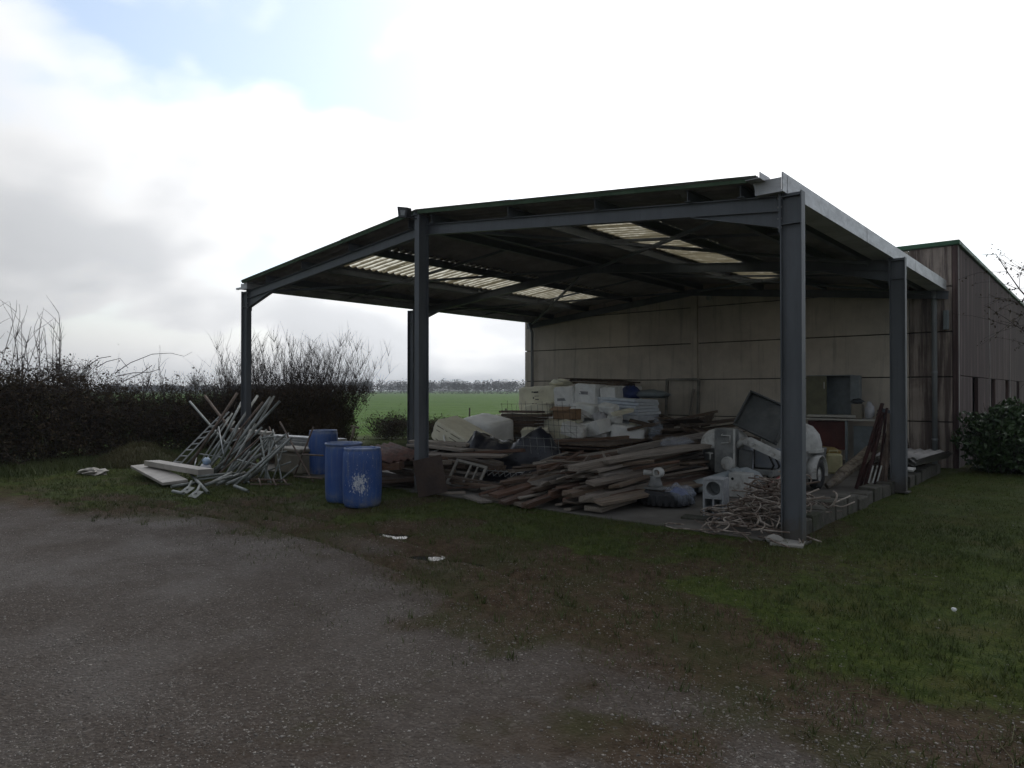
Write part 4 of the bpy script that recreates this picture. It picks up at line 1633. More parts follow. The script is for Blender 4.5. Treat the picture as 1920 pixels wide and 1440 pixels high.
for i, (x, y, z, w_, h_, lb, pr) in enumerate((
        (-8.35, 7.3, 1.05, .58, .76, 'white box with a faded label beside the printed cream pack', [(-.05, .42, .26, .07)]),
        (-7.72, 7.35, 1.12, .72, .74, 'taller white box with a dark label strip beside the first', [(-.02, .50, .28, .08)]),
        (-7.1, 7.5, 1.1, .42, .70, 'shaded white box at the end of the row of boxes', []),
        (-8.05, 7.2, .55, .95, .55, 'plain white box carrying the labelled boxes', []),
        (-8.1, 7.2, .03, .95, .52, 'lowest white box under the labelled ones', []))):
    t = thing('white_box', lb, 'box', (x, y, z), (rad([2, -3, 4, 1, 0][i]), rad([-3, 2.5, -4, 1, 0][i]), rad([6, -5, 12, -8, 4][i])))
    part(soft_box((w_, .6, h_), .03, 20 + i, 7), 'carton', M['film'] if i < 3 else M['foam2'], t).location = (0, 0, h_ / 2)
    printed(t, pr, -.302, M['inkgrey'], 'label_strip')
for i in range(7):
    t = MB()
    t.box((0, 0, 0), (1.35 + random.uniform(-.08, .08), .9, .072))
    o = link('foam_sheet', t.mesh('foam_sheet', M['bluefoam']), None, (-6.72 + random.uniform(-.05, .05), 7.55 + random.uniform(-.05, .05), 1.00 + i * .078), (rad(random.uniform(-1.5, 1.5)), rad(2.5), rad(-6 + random.uniform(-3, 3))))
    tag(bevel(o, .008), f'pale blue-white foam sheet, {ORD[i]} from the bottom of the tilted upper stack', 'foam sheet', 'pale foam sheets')
for i in range(9):
    t = MB()
    t.box((0, 0, 0), (1.15 + random.uniform(-.06, .06), .85, .092))
    o = link('foam_sheet', t.mesh('foam_sheet', M['cab_grey' if i % 4 == 1 else 'bluefoam']), None, (-6.55 + random.uniform(-.08, .05), 7.6, .09 + i * .099), (0, 0, rad(-4 + random.uniform(-4, 4))))
    tag(bevel(o, .008), f'greyish foam sheet, {ORD[i]} from the floor in the lower stack', 'foam sheet', 'pale foam sheets')
for i, (c, d, e, lb) in enumerate((((-8.4, 8.7, 2.02), (2.3, .55, .03), (0, .03, .06), 'dark sheet lying uppermost on the insulation stack'),
                                   ((-8.2, 8.75, 1.96), (2.0, .6, .05), (.02, .05, -.02), 'second dark sheet under the uppermost one'),
                                   ((-8.3, 8.7, 1.89), (1.9, .6, .06), (0, .04, .03), 'third dark sheet on the insulation stack'))):
    t = MB()
    t.box((0, 0, 0), d)
    o = link('dark_sheet', t.mesh('dark_sheet', M['darkwood']), None, c, e)
    tag(o, lb, 'sheet', 'dark sheets on the stack')
t = MB()
t.box((-8.3, 8.75, .92), (2.2, .8, 1.8))
solo(t, 'insulation_bale', M['foam2'], 'tall shaded bale behind the white boxes', 'bale', bv=.03)
solo(blob(MB(), (-9.3, 8.2, 1.92), (.35, .25, .10), 9, .3), 'foam_scrap', M['foam'], 'torn cream foam scrap on top of the corner stack', 'foam scrap', None, True)
solo(blob(MB(), (-6.95, 8.1, 1.62), (.28, .2, .20), 12, .2), 'blue_bag', M['bluebag'], 'dark blue plastic bag behind the row of white boxes', 'bag', None, True)
solo(blob(MB(), (-6.4, 8.2, 1.60), (.55, .25, .12), 13, .2), 'folded_sheet', M['cab_grey'], 'folded grey sheet beside the dark blue bag', 'sheet', None, True)
# stack of brown boards on the left of the mesh
for i in range(10):
    w_ = random.uniform(.9, 1.15)
    plank((-9.15 + random.uniform(-.08, .05), 5.6, .42 + i * .082), (-9.15 + w_ + random.uniform(-.05, .1), 5.75, .42 + i * .082), .5, .05 if i % 2 else .065, 'darkwood' if i % 3 else 'wood',
          f'brown board, {ORD[i]} from the bottom of the neat stack before the cream packs', 'neat stack of brown boards')
t = thing('pallet', 'wooden pallet under the neat stack of brown boards', 'pallet', (-8.65, 5.68, .03))
for k in range(5):
    b = MB()
    b.box((-.5 + k * .25, 0, .12), (.14, .8, .022))
    part(b, 'slat', M['darkwood'], t)
for k in range(3):
    b = MB()
    b.box((0, -.35 + k * .35, .055), (1.14, .1, .11))
    part(b, 'bearer', M['darkwood'], t)
b = MB()
b.box((-8.65, 5.68, .29), (1.0, .7, .22))
solo(b, 'crate', M['darkwood'], 'dark crate between the pallet and the neat board stack', 'crate', bv=.01)
t = thing('cardboard_box', 'brown cardboard box on the foam in the middle of the stack', 'box', (-7.6, 6.15, .98))
b = MB()
b.box((0, 0, .13), (.58, .4, .26))
part(b, 'carton', M['card'], t, bv=.006)
b = MB()
b.box((-.07, -.19, .27), (.56, .2, .008), (.5, 0, 0))
part(b, 'flap', M['card'], t)
t = thing('foam_block', 'cream foam block under the cardboard box', 'foam block', (-7.75, 6.2, .03))
part(soft_box((.85, .6, .95), .05, 31), 'block', M['foam'], t).location = (0, 0, .47)
t = thing('foam_block', 'white foam offcut lying before the mesh', 'foam block', (-7.1, 5.7, .62), (.1, .25, .3))
part(soft_box((.55, .4, .28), .08, 32), 'block', M['foam2'], t).location = (0, 0, .14)
t = thing('foam_block', 'white polystyrene box tipped on its side', 'foam block', (-6.55, 6.1, .66), (.2, -.2, -.4))
part(soft_box((.45, .4, .34), .05, 33, 4), 'block', M['foam2'], t).location = (0, 0, .17)
t = thing('foam_block', 'pale speckled foam slab at the foot of the mesh', 'foam block', (-7.95, 5.4, .35), (.3, 0, .2))
part(soft_box((.7, .2, .45), .06, 34), 'block', M['foam'], t).location = (0, 0, .22)
solo(blob(MB(), (-6.85, 6.55, .95), (.22, .2, .22), 15, .35), 'plastic_wrap', M['whitebag'], 'crumpled translucent wrap beside the white box', 'wrap', None, True)
for i, (p_, d_, e_, mt, lb) in enumerate((((-7.0, 6.35, .42), (1.05, .6, .5), (3, -6, 10), 'film', 'bulky film-wrapped pack before the row of boxes'),
                                          ((-8.35, 6.55, .40), (.9, .6, .62), (-2, 4, -8), 'foam2', 'bulky white pack behind the neat board stack'),
                                          ((-6.1, 6.55, .36), (.8, .6, .5), (2, 8, 20), 'film', 'crooked film-wrapped pack before the foam sheets'),
                                          ((-9.15, 7.05, 1.05), (.75, .5, .3), (4, -8, 14), 'foam', 'small cream pack wedged on the rounded one'),
                                          ((-7.55, 7.0, 1.02), (.8, .4, .34), (6, 5, -12), 'foam2', 'white pack slipped down before the labelled boxes'))):
    t = thing('insulation_pack', lb, 'insulation pack', p_, tuple(rad(v) for v in e_))
    part(soft_box(d_, .045, 600 + i), 'pack', M[mt], t, True).location = (0, 0, d_[2] / 2)
r_ = random.Random(303)
for i in range(14):
    x_, y_, z_ = r_.uniform(-9.9, -6.0), r_.uniform(5.9, 7.0), r_.choice([.45, .6, .75, .9, 1.05])
    t = thing('foam_scrap', f'loose torn foam scrap, {ORD[i]} from the lowest of those wedged into the insulation stack', 'foam scrap', (x_, y_, .35 + i * .07), (r_.uniform(-.5, .5), r_.uniform(-.5, .5), r_.uniform(0, 3)), 'loose foam scraps')
    part(soft_box((r_.uniform(.25, .55), r_.uniform(.2, .4), r_.uniform(.08, .2)), .09, 400 + i, 5), 'scrap', M[r_.choice(['foam', 'foam2', 'foam2', 'film'])], t)
# brown sheets
for i in range(9):
    b = MB()
    b.box((0, 0, 0), (1.75 + random.uniform(-.15, .1), 2.2 + random.uniform(-.2, .2), .028))
    o = link('brown_sheet', b.mesh('brown_sheet', M['wood' if i % 2 else 'darkwood']), None, (-6.15 + random.uniform(-.12, .12), 5.25 + random.uniform(-.1, .1), .06 + i * .062), (rad(random.uniform(-1, 1)), rad(random.uniform(-1, 1)), rad(8 + random.uniform(-7, 7))))
    tag(o, f'brown sheet of board, {ORD[i]} from the floor in the stack before the foam', 'board', 'stack of brown sheets')
plank((-6.5, 4.2, .60), (-5.5, 5.6, .66), .12, .06, 'wood', 'single stick lying across the stack of brown sheets', 'stack of brown sheets')
# wire mesh panels
t = thing('wire_mesh', 'rusty steel reinforcing mesh standing before the insulation', 'wire mesh', (-7.75, 5.25, .35), (rad(8), 0, rad(4)))
for k in range(15):
    b = MB()
    b.tube([(-1.05 + k * .15, 0, 0), (-1.05 + k * .15 + .02 * math.sin(k), .02 * math.sin(k * 2.0), 1.05 + .06 * math.sin(k * 1.7))], .004, 5)
    part(b, 'wire', M['wire'], t)
for k in range(7):
    b = MB()
    b.tube([(-1.1, .006, .06 + k * .16), (0, -.015, .05 + k * .165), (1.1, .006, .06 + k * .155)], .004, 5)
    part(b, 'wire', M['wire'], t)
t = thing('wire_mesh', 'bent wire panel over the black tarpaulin', 'wire mesh', (-5.55, 2.45, .28), (rad(12), 0, rad(10)))
for k in range(7):
    b = MB()
    b.tube([(-.45 + k * .15, 0, 0), (-.45 + k * .15, .01, .55)], .004, 5)
    part(b, 'wire', M['galv_tube'], t)
for k in range(4):
    b = MB()
    b.tube([(-.5, .006, .05 + k * .16), (.5, .006, .05 + k * .16)], .004, 5)
    part(b, 'wire', M['galv_tube'], t)
t = thing('wire_tray', 'small pale wire tray at the foot of the tarpaulin', 'wire tray', (-5.6, 1.55, .20), (rad(15), 0, rad(12)))
for k in range(8):
    b = MB()
    b.tube([(-.42 + k * .12, -.15, .10), (-.42 + k * .12, -.15, 0), (-.42 + k * .12, .15, 0)], .006, 5)
    part(b, 'wire', M['alu'], t)
b = MB()
b.tube([(-.44, -.15, .10), (.44, -.15, .10)], .009, 6)
part(b, 'rim', M['alu'], t)

# leaning packs
t = thing('insulation_pack', 'striped cream insulation pack tipped up on the offcuts behind the middle post', 'insulation pack', (-8.15, 3.0, .42), (rad(8), rad(24), rad(8)))
part(soft_box((1.30, .75, .46), .02, 51), 'pack', M['foam'], t).location = (0, 0, .24)
for k in range(4):
    for xx in (-.38, .0, .38):
        b = MB()
        b.box((xx, -.372, .08 + k * .1), (.26 + .05 * math.sin(k + xx * 3), .012, .016))
        part(b, 'gap', M['stripe'], t)
b = MB()
b.box((-.645, .0, .26), (.006, .14, .10))
part(b, 'print', M['blueink'], t)
t = thing('insulation_pack', 'plain white pack slumped behind the striped one', 'insulation pack', (-8.85, 4.6, .45), (rad(10), rad(8), rad(-4)))
part(soft_box((1.05, .8, .58), .03, 52), 'pack', M['foam2'], t, True).location = (0, 0, .29)
t = thing('strap', 'loose white strap hanging off the striped pack', 'strap', (-8.0, 2.3, .3))
b = MB()
b.tube([(-.25, .25, .42), (-.05, .1, .2), (-.25, -.1, .08), (-.55, -.2, .02)], .022, 6)
part(b, 'band', M['foam2'], t, True)
b = MB()
b.box((-8.6, 3.6, .22), (1.9, 1.6, .4))
solo(b, 'timber_stack', M['darkwood'], 'low dark timber stack under the leaning packs', 'timber', bv=.02)
plank((-8.0, 4.3, .48), (-6.4, 4.6, .50), .5, .04, 'wood', 'red-brown board lying behind the black tarpaulin', 'offcuts behind the middle post')


# tarpaulin draped over rubble
def tarp():
    nx, ny = 40, 24
    xs = np.linspace(-7.75, -4.95, nx)
    ys = np.linspace(1.1, 3.0, ny)
    X, Y = np.meshgrid(xs, ys)
    h = .62 * np.exp(-(((X + 7.15) / .55) ** 2 + ((Y - 2.4) / .6) ** 2)) + .80 * np.exp(-(((X + 5.6) / .52) ** 2 + ((Y - 2.7) / .42) ** 2)) + .5 * np.exp(-(((X + 6.4) / .6) ** 2 + ((Y - 2.6) / .5) ** 2))
    h = h + (fbm(X * 4, Y * 4, 60, 3) - .5) * .20 + (np.abs(fbm(X * 2.2 + Y, Y * 2.2 - X * .6, 66, 3) - .5)) * .45
    h = np.maximum(h * (.55 + .45 * sst(1.1, 1.9, Y)), .06)
    edge = np.minimum.reduce([(X - xs[0]), (xs[-1] - X), (Y - ys[0]) * 1.2])
    h = .05 + (h - .05) * sst(0, .22, edge)
    jx = (fbm(X * 3, Y * 3, 70) - .5) * .25
    jy = (fbm(X * 3, Y * 3, 75) - .5) * .35
    V = np.stack([(X + jx).ravel(), (Y + jy).ravel(), h.ravel()], 1)
    i = (np.arange(nx - 1)[None] + nx * np.arange(ny - 1)[:, None]).ravel()
    F = np.stack([i, i + 1, i + nx + 1, i + nx], 1)
    V[:, 0] += 6.35
    V[:, 1] -= 2.0
    o = link('tarpaulin', np_mesh('tarpaulin', V, F, M['tarp'], True), None, (-6.35, 2.0, 0))
    sd = o.modifiers.new('thick', 'SOLIDIFY')
    sd.thickness = .004
    tag(o, 'crumpled black-blue tarpaulin draped over rubble in the shed', 'tarpaulin')


tarp()

# wooden door frame leaning on the back wall
t = thing('door_frame', 'bare wooden door frame leaning against the back wall', 'door frame', (-6.35, 9.75, .03), (rad(-4), 0, 0))
for nm, c, d in (('jamb', (-.48, 0, 1.0), (.06, .08, 2.0)), ('jamb', (.48, 0, 1.0), (.06, .08, 2.0)), ('head', (0, 0, 1.98), (.9, .08, .06))):
    b = MB()
    b.box(c, d)
    part(b, nm, M['frame_wood'], t)
plank((-6.05, 9.4, .03), (-5.95, 9.75, 1.75), .07, .05, 'greywood', 'thin batten leaning beside the door frame', None, name='batten', cat='batten')

# ------------------------------------------------------------------ mortar mixing machine
mc = thing('mixing_machine', 'old white and grey mortar mixing machine on wheels with its dark lid open', 'mixing machine', (-1.85, 4.0, .03))


def mp(mb, n, mt, smooth=False, bv=0, parent=None):
    if parent is None:
        return part(mb, n, mt, mc, smooth, bv)
    return part(mb, n, mt, parent, smooth, bv)


b = MB()                                                              # chassis
for sxx in (-.42, .42):
    b.box((sxx, .15, .34), (.07, 2.0, .09))
for syy in (-.7, .15, 1.0):
    b.box((0, syy, .345), (.77, .07, .08))
mp(b, 'chassis', M['grey_paint'], bv=.006)
b = MB()                                                              # hopper: tapering trough
prof = [(.40, .72), (.38, .68), (.33, .40), (.2, .28), (0, .26)]
b.lathe(list(reversed(prof)), 28, (-.50, -.45, 0))
hp = mp(b, 'hopper', M['grey_paint'], True)
b = MB()
b.lathe([(.38, .70), (.43, .70), (.43, .735), (.38, .74)], 28, (-.50, -.45, 0))
mp(b, 'rim', M['white_paint'], False, .003, hp)
b = MB()
b.lathe([(.405, .74), (.40, .80), (.36, .90), (.27, .98), (.14, 1.02), (0, 1.03)], 28, (-.50, -.45, 0))
mp(b, 'dome_cover', M['white_paint'], True)
b = MB()
b.box((-.30, -.85, .67), (.36, .16, .74))
cp_ = mp(b, 'control_box', M['grey_paint'], bv=.012)
b = MB()
b.lathe([(0, -.03), (.10, -.03), (.115, -.01), (.115, .03), (0, .03)], 20, (-.24, -.945, .47), 'Y')
mp(b, 'gauge', M['white_paint'], False, 0, cp_)
b = MB()
b.tube([(-.33, -.94, .95), (-.33, -.99, .93), (-.18, -.99, .93), (-.18, -.99, .82), (-.33, -.99, .80), (-.33, -.94, .80)], .012, 6)
mp(b, 'handle', M['white_paint'], True, 0, cp_)
b = MB()
b.box((-.13, -.94, .67), (.03, .025, .74))
mp(b, 'edge_strip', M['white_paint'], False, 0, cp_)
b = MB()                                                              # tap on the hopper
b.tube([(-.58, -.86, .62), (-.58, -.93, .62)], .018, 8)
b.tube([(-.64, -.93, .62), (-.50, -.93, .62)], .012, 6)
b.tube([(-.55, -.93, .63), (-.55, -.94, .52)], .016, 8)
mp(b, 'tap', M['white_paint'], True)
b = MB()                                                              # open lid: shallow dark tray tipped up
b.box((0, 0, 0), (.72, .06, .60))
for c, d in (((0, -.08, .31), (.76, .20, .03)), ((0, -.08, -.31), (.76, .20, .03)), ((-.365, -.08, 0), (.03, .20, .585)), ((.365, -.08, 0), (.03, .20, .585))):
    b.box(c, d)
lid = mp(b, 'lid', M['dark_paint'], bv=.01)
lid.location = (.10, -.25, 1.20)
lid.rotation_euler = (rad(-14), rad(24), rad(6))
b = MB()                                                              # discharge arm, white, bent
b.tube([(-.18, -.80, .72), (-.02, -.86, .84), (.10, -.86, .86), (.55, -.80, .66), (.80, -.75, .55)], [.05, .065, .06, .05, .045], 10)
arm = mp(b, 'arm', M['white_paint'], True)
b = MB()
b.bar((.06, -.92, .83), (.75, -.84, .53), .02, .08)
mp(b, 'arm_rib', M['white_paint'], False, 0, arm)
for k, (x_, z_) in enumerate(((.05, .83), (.16, .81))):
    b = MB()
    b.lathe([(0, -.02), (.035, -.02), (.035, .02), (0, .02)], 10, (x_, -.935, z_), 'Y')
    mp(b, 'knuckle', M['white_paint'], False, 0, arm)
b = MB()                                                              # mixing drum housing and rear body
b.prism([(-.42, .38), (.42, .38), (.46, .66), (-.46, .66)], (.25, .0, 0), (1, 0, 0), (0, 0, 1), (0, 1.1, 0))
mp(b, 'rear_body', M['grey_paint'], bv=.015)
b = MB()
b.lathe([(.50, .665), (.50, .76), (.46, .92), (.36, 1.05), (.2, 1.12), (0, 1.14)], 28, (.30, .45, 0))
mp(b, 'rear_dome', M['white_paint'], True)
b = MB()
b.lathe([(.47, .62), (.53, .62), (.53, .67), (.47, .67)], 28, (.30, .45, 0))
mp(b, 'rear_rim', M['white_paint'])
b = MB()
b.box((.20, -.10, .52), (.62, .05, .34))
mp(b, 'side_panel', M['bluegrey'], bv=.01)
b = MB()
b.box((-.02, -.62, .42), (.13, .10, .84))
mp(b, 'support_leg', M['bluegrey'], bv=.008)
b = MB()
b.prism([(-.1, 0), (.1, 0), (.13, .42), (-.08, .44)], (-.02, -.86, .27), (1, 0, 0), (0, 0, 1), (0, .14, 0))
mp(b, 'pump_block', M['dark_paint'], bv=.02)
for k, off in enumerate((0, .09)):
    b = MB()
    b.tube([(.16 + off, -.2, .66), (.22 + off, -.32, .56), (.28 + off, -.30, .42), (.22 + off, -.28, .30), (.1 + off, -.30, .1)], .018, 8)
    mp(b, 'hose', M['hose'], True)
for sxx in (-.62, .76):                                               # wheels
    b = MB()
    b.lathe([(.12, -.055), (.19, -.07), (.245, -.062), (.262, -.03), (.265, 0), (.262, .03), (.245, .062), (.19, .07), (.12, .055)], 28, (sxx, .35, .262), 'X')
    wh = mp(b, 'wheel', M['rubber'], True)
    b = MB()
    b.lathe([(0, -.05), (.05, -.052), (.07, -.03), (.14, -.035), (.155, -.055), (.17, -.05), (.17, .05), (.155, .055), (.14, .035), (.07, .03), (.05, .052), (0, .05)], 24, (sxx, .35, .262), 'X')
    mp(b, 'rim', M['white_paint'], True, 0, wh)
    b = MB()
    vv = []
    b.lathe([(.30, -.09), (.315, -.09), (.315, .09), (.30, .09), (.30, -.09)], 18, (sxx, .35, .262), 'X', rad(-10), rad(190))
    mp(b, 'mudguard', M['white_paint'], True)

# small things before the machine
t = thing('outlet_box', 'pale square metal box standing before the mixing machine', 'metal box', (-1.72, 2.72, .03))
b = MB()
b.box((0, 0, .19), (.32, .26, .38))
part(b, 'casing', M['white_paint'], t, bv=.015)
b = MB()
b.lathe([(0, 0), (.022, 0), (.022, .01), (0, .01)], 14, (-.09, -.135, .29), 'Y')
part(b, 'hole', M['black'], t)
t = thing('plastic_pipe', 'wide grey plastic pipe elbow lying beside the tyre', 'pipe', (-2.0, 2.65, .03))
b = MB()
b.pipe((-.32, -.30, .14), (.08, .25, .30), .105, .008, 22)
part(b, 'straight', M['pvc'], t, True)
b = MB()
b.pipe((.05, .20, .285), (.13, .33, .325), .118, .012, 22)
part(b, 'socket', M['pvc'], t, True)
b = MB()
b.tube([(.1, .28, .31), (.22, .42, .33), (.36, .44, .28), (.44, .40, .18)], .104, 18)
part(b, 'bend', M['pvc'], t, True)

# hollow block standing on end
t = thing('hollow_block', 'grey hollow concrete block standing on end with a round hole above square cells', 'block', (-1.27, .80, .03), (0, 0, rad(10)))


def hollow_block():
    W_, D_, H_ = .27, .30, .52
    b = MB()
    wl_ = .026
    cells = [.0, .15, .285]
    b.box((-W_ / 2 + wl_ / 2, 0, H_ / 2), (wl_, D_, H_))
    b.box((W_ / 2 - wl_ / 2, 0, H_ / 2), (wl_, D_, H_))
    b.box((0, 0, H_ - .012), (W_ - 2 * wl_ - .002, D_ - .002, .024))
    for z in (.012, .135, .265):
        b.box((0, 0, z), (W_ - 2 * wl_ - .002, D_ - .004, .022))
    b.box((0, 0, .135), (.022, D_ - .006, .265))
    b.box((0, D_ / 2 - .02, H_ / 2), (W_ - 2 * wl_ - .006, .02, H_ - .02))
    return b


part(hollow_block(), 'shell', M['greyblock'], t, bv=.004)
b = MB()
n = 24
zc, R_ = .392, .092
sq = [(-.108, .278), (.108, .278), (.108, .494), (-.108, .494)]
vv, ff = [], []
for k in range(n):
    a = 2 * math.pi * k / n
    c, s_ = math.cos(a), math.sin(a)
    m_ = max(abs(c), abs(s_))
    vv += [(R_ * c, -.148, zc + R_ * s_), (.108 * c / m_, -.148, zc - .006 + .108 * s_ / m_), (R_ * c, .10, zc + R_ * s_)]
for k in range(n):
    j = (k + 1) % n
    ff += [(k * 3, k * 3 + 1, j * 3 + 1, j * 3), (k * 3 + 2, k * 3, j * 3, j * 3 + 2)]
b.add(vv, ff)
part(b, 'round_cell', M['greyblock'], t)
b = MB()
b.box((-1.42, .52, .045), (.34, .22, .025), (.03, .02, .2))
solo(b, 'flat_tile', M['block'], 'flat concrete tile lying at the foot of the hollow block', 'tile')

# tyre with junk on it and a plastic bag
t = thing('tyre', 'old black tyre lying flat with a pump and plastic bag on it', 'tyre', (-2.28, 1.30, .03))
b = MB()
b.lathe([(.20, .02), (.28, .0), (.36, .01), (.405, .05), (.415, .11), (.405, .17), (.36, .21), (.28, .22), (.20, .20), (.19, .11), (.20, .02)], 36)
part(b, 'body', M['rubber'], t, True)
for k in range(30):
    a = 2 * math.pi * k / 30
    b = MB()
    b.box((math.cos(a) * .41, math.sin(a) * .41, .11), (.02, .045, .15), (0, 0, a))
    part(b, 'tread_block', M['rubber'], t)
t = thing('pump', 'worn grey pump standing on the old tyre', 'pump', (-2.40, 1.22, .25))
b = MB()
b.box((0, 0, .02), (.34, .24, .03))
part(b, 'base', M['grey_paint'], t, bv=.005)
b = MB()
b.lathe([(0, .03), (.11, .03), (.10, .09), (.075, .14), (.08, .19), (0, .20)], 18)
part(b, 'body', M['grey_paint'], t, True)
b = MB()
b.lathe([(.045, -.05), (.075, -.05), (.075, .05), (.045, .05), (.045, -.05)], 18, (.06, -.02, .25), 'Y')
part(b, 'ring', M['white_paint'], t, True)
b = MB()
b.pipe((-.16, -.06, .24), (.0, 0, .23), .04, .01, 14)
part(b, 'spout', M['white_paint'], t, True)
t = thing('plastic_bag', 'clear blueish plastic bag slumped over the tyre', 'bag', (-2.0, 1.18, .06))
b = MB()
blob(b, (.02, -.02, .15), (.22, .17, .15), 77, .16, 30, 18)
m_, nd, lk, bb, out = material('clear_film')
bb.inputs['Base Color'].default_value = (.62, .68, .80, 1)
bb.inputs['Roughness'].default_value = .22
bb.inputs['Alpha'].default_value = .22
bump(nd, lk, bb, noise(nd, lk, coords(nd, lk, 'object'), 9, 4, .6, 1.5), 1.0, .05)
M['clear'] = m_
part(b, 'film', M['clear'], t, True)
b = MB()
blob(b, (-.02, .02, .13), (.13, .11, .12), 78, .12, 14, 9)
part(b, 'content', M['bluebag'], t, True)
# dusty film over the heap
o = solo(blob(MB(), (-3.3, 3.6, .76), (.26, .34, .10), 81, .16, 22, 12), 'plastic_film', M['clear'], 'dusty plastic film crumpled on the rear of the timber heap', 'film', None, True)
solo(blob(MB(), (-5.35, 6.6, .55), (.20, .10, .46), 82, .16, 18, 12), 'plastic_film', M['clear'], 'hanging clear plastic film before the grey foam sheets', 'film', None, True)


# heap of bent clamp rods
def clamp_heap():
    r = random.Random(91)
    # heap profile: high near the post, spreading towards the yard
    kinds = []
    for k in range(170):
        f = r.random()
        cx = r.gauss(-.58, .27)
        cy = r.gauss(.80, .55)
        onb = cx > -.34 and cy > .3
        if onb and r.random() < .65:
            cx, onb = -.4 - r.random() * .5, False
        cx = min(max(cx, -1.15), .02)
        cy = min(max(cy, -.28), 2.2)
        hh = .52 * math.exp(-(((cx + .55) / .42) ** 2 + ((cy - 1.0) / .75) ** 2))
        z = (.24 if onb else .035) + hh * r.random() ** .6 * (.4 if onb else 1)
        yaw = r.uniform(0, 6.28)
        L = r.uniform(.38, .8)
        w_ = r.uniform(.05, .10)
        pt = r.uniform(-.3, .3) * (.3 + hh * 2)
        hook = r.random() < .62
        pts = []
        if hook:
            for q in range(5):
                pts.append((-L / 2 + L * .8 * q / 4, w_ * .06 * math.sin(q * 2), 0))
            for q in range(1, 8):
                a = -math.pi / 2 + math.pi * q / 7
                pts.append((L * .3 + w_ * math.cos(a), w_ + w_ * math.sin(a), .01 * q))
            pts.append((L * .3 - L * r.uniform(.15, .45), 2 * w_, .06))
        else:
            b1 = r.uniform(-.12, .12)
            pts = [(-L / 2, 0, 0), (-L * .15, b1 * .4, .01), (L * .2, b1 * .6, .0), (L / 2, -b1, .0)]
        E_ = Euler((r.uniform(-.95, .95), pt, yaw)).to_matrix()
        P = [E_ @ Vector(p) for p in pts]
        lo = min(p.z for p in P)
        P = [(p.x + cx, p.y + cy, max(p.z - lo * .7 + z, .03)) for p in P]
        b = MB()
        rr = r.choice([.007, .009, .010, .012])
        b.tube(P, rr, 5)
        kinds.append((b, hook, cy, cx))
    kinds.sort(key=lambda q: (q[1], q[2]))
    nh = ns = 0
    words = ['front edge', 'near side', 'middle', 'rear', 'back end']
    for i, (b, hook, cy, cx) in enumerate(kinds):
        zone = words[min(4, int((cy + .3) / .5))]
        side = 'under the corner post' if cx > -.4 else ('towards the hollow block' if cx < -.85 else 'in the thick of it')
        where = {'front edge': 'at the yard edge', 'near side': 'on the yard side', 'middle': 'in the middle', 'rear': 'towards the mixing machine', 'back end': 'right at the back'}[zone]
        side = 'beside the corner post' if cx > -.4 else ('nearest the hollow block' if cx < -.85 else 'in the thick')
        lb = f"{'limed hooked' if hook else 'straight'} steel rod {where} of the clamp heap, {side}"
        solo(b, 'clamp_rod', M['hook'] if (hook or i % 2) else M['rusttube'], lb, 'steel rod', 'rods of the clamp heap', True)


clamp_heap()
b = MB()
b.tube([(-1.08, 1.75, .26), (-.98, 2.6, .48)], .020, 8)
b2 = MB()
b2.tube([(-1.0, 1.75, .22), (-.90, 2.6, .42)], .018, 8)
t = thing('red_prop', 'red painted steel tubes sticking out behind the corner post', 'prop', (-.95, 1.75, .05))
wpart(b, 'tube', M['red'], t, True)
wpart(b2, 'tube', M['red'], t, True)
plank((-.35, .62, .30), (.02, 1.05, .40), .05, .015, 'greywood', 'thin pale strip lying on the low blocks behind the corner post', None, name='strip', cat='strip')

# ------------------------------------------------------------------ back right corner: cabinet, shelf, cans, leaning steel
t = thing('metal_cabinet', 'tall metal cabinet with one olive door open against the back wall', 'cabinet', (-2.38, 9.62, 1.10))
b = MB()
for c, d in (((-.0, .2, .48), (1.0, .02, .96)), ((-.49, 0, .48), (.02, .40, .96)), ((.49, 0, .48), (.02, .40, .96)), ((0, 0, .95), (.96, .40, .02)), ((0, 0, .01), (.96, .40, .02))):
    b.box(c, d)
part(b, 'carcass', M['cab_grey'], t)
b = MB()
b.box((-.26, -.215, .48), (.46, .02, .93))
d_ = part(b, 'door', M['cab_olive'], t)
b = MB()
b.box((-.08, -.232, .72), (.02, .015, .16))
part(b, 'handle', M['shelfm'], d_)
b = MB()
b.box((.59, -.12, .48), (.18, .25, .93))
part(b, 'door', M['cab_grey'], t)
t = thing('work_shelf', 'long low shelf with a dark red back board at the foot of the wall', 'shelf', (-1.9, 9.4, .03))
b = MB()
b.box((0, 0, 1.0), (1.95, .5, .035))
part(b, 'top', M['shelfm'], t)
b = MB()
b.box((-.35, 0, 1.075), (1.05, .46, .05))
part(b, 'tray', M['shelfm'], t)
for x_ in (-.95, -.02, .95):
    b = MB()
    b.box((x_, -.2, .49), (.05, .05, .98))
    part(b, 'leg', M['cab_grey'], t)
b = MB()
b.box((-.5, .0, .62), (.86, .03, .66))
part(b, 'back_board', M['dkred'], t)
b = MB()
b.box((.28, .1, .45), (.45, .03, .8))
part(b, 'back_board', M['cab_grey'], t)
b = MB()
b.box((0, 0, .2), (.22, .22, .4))
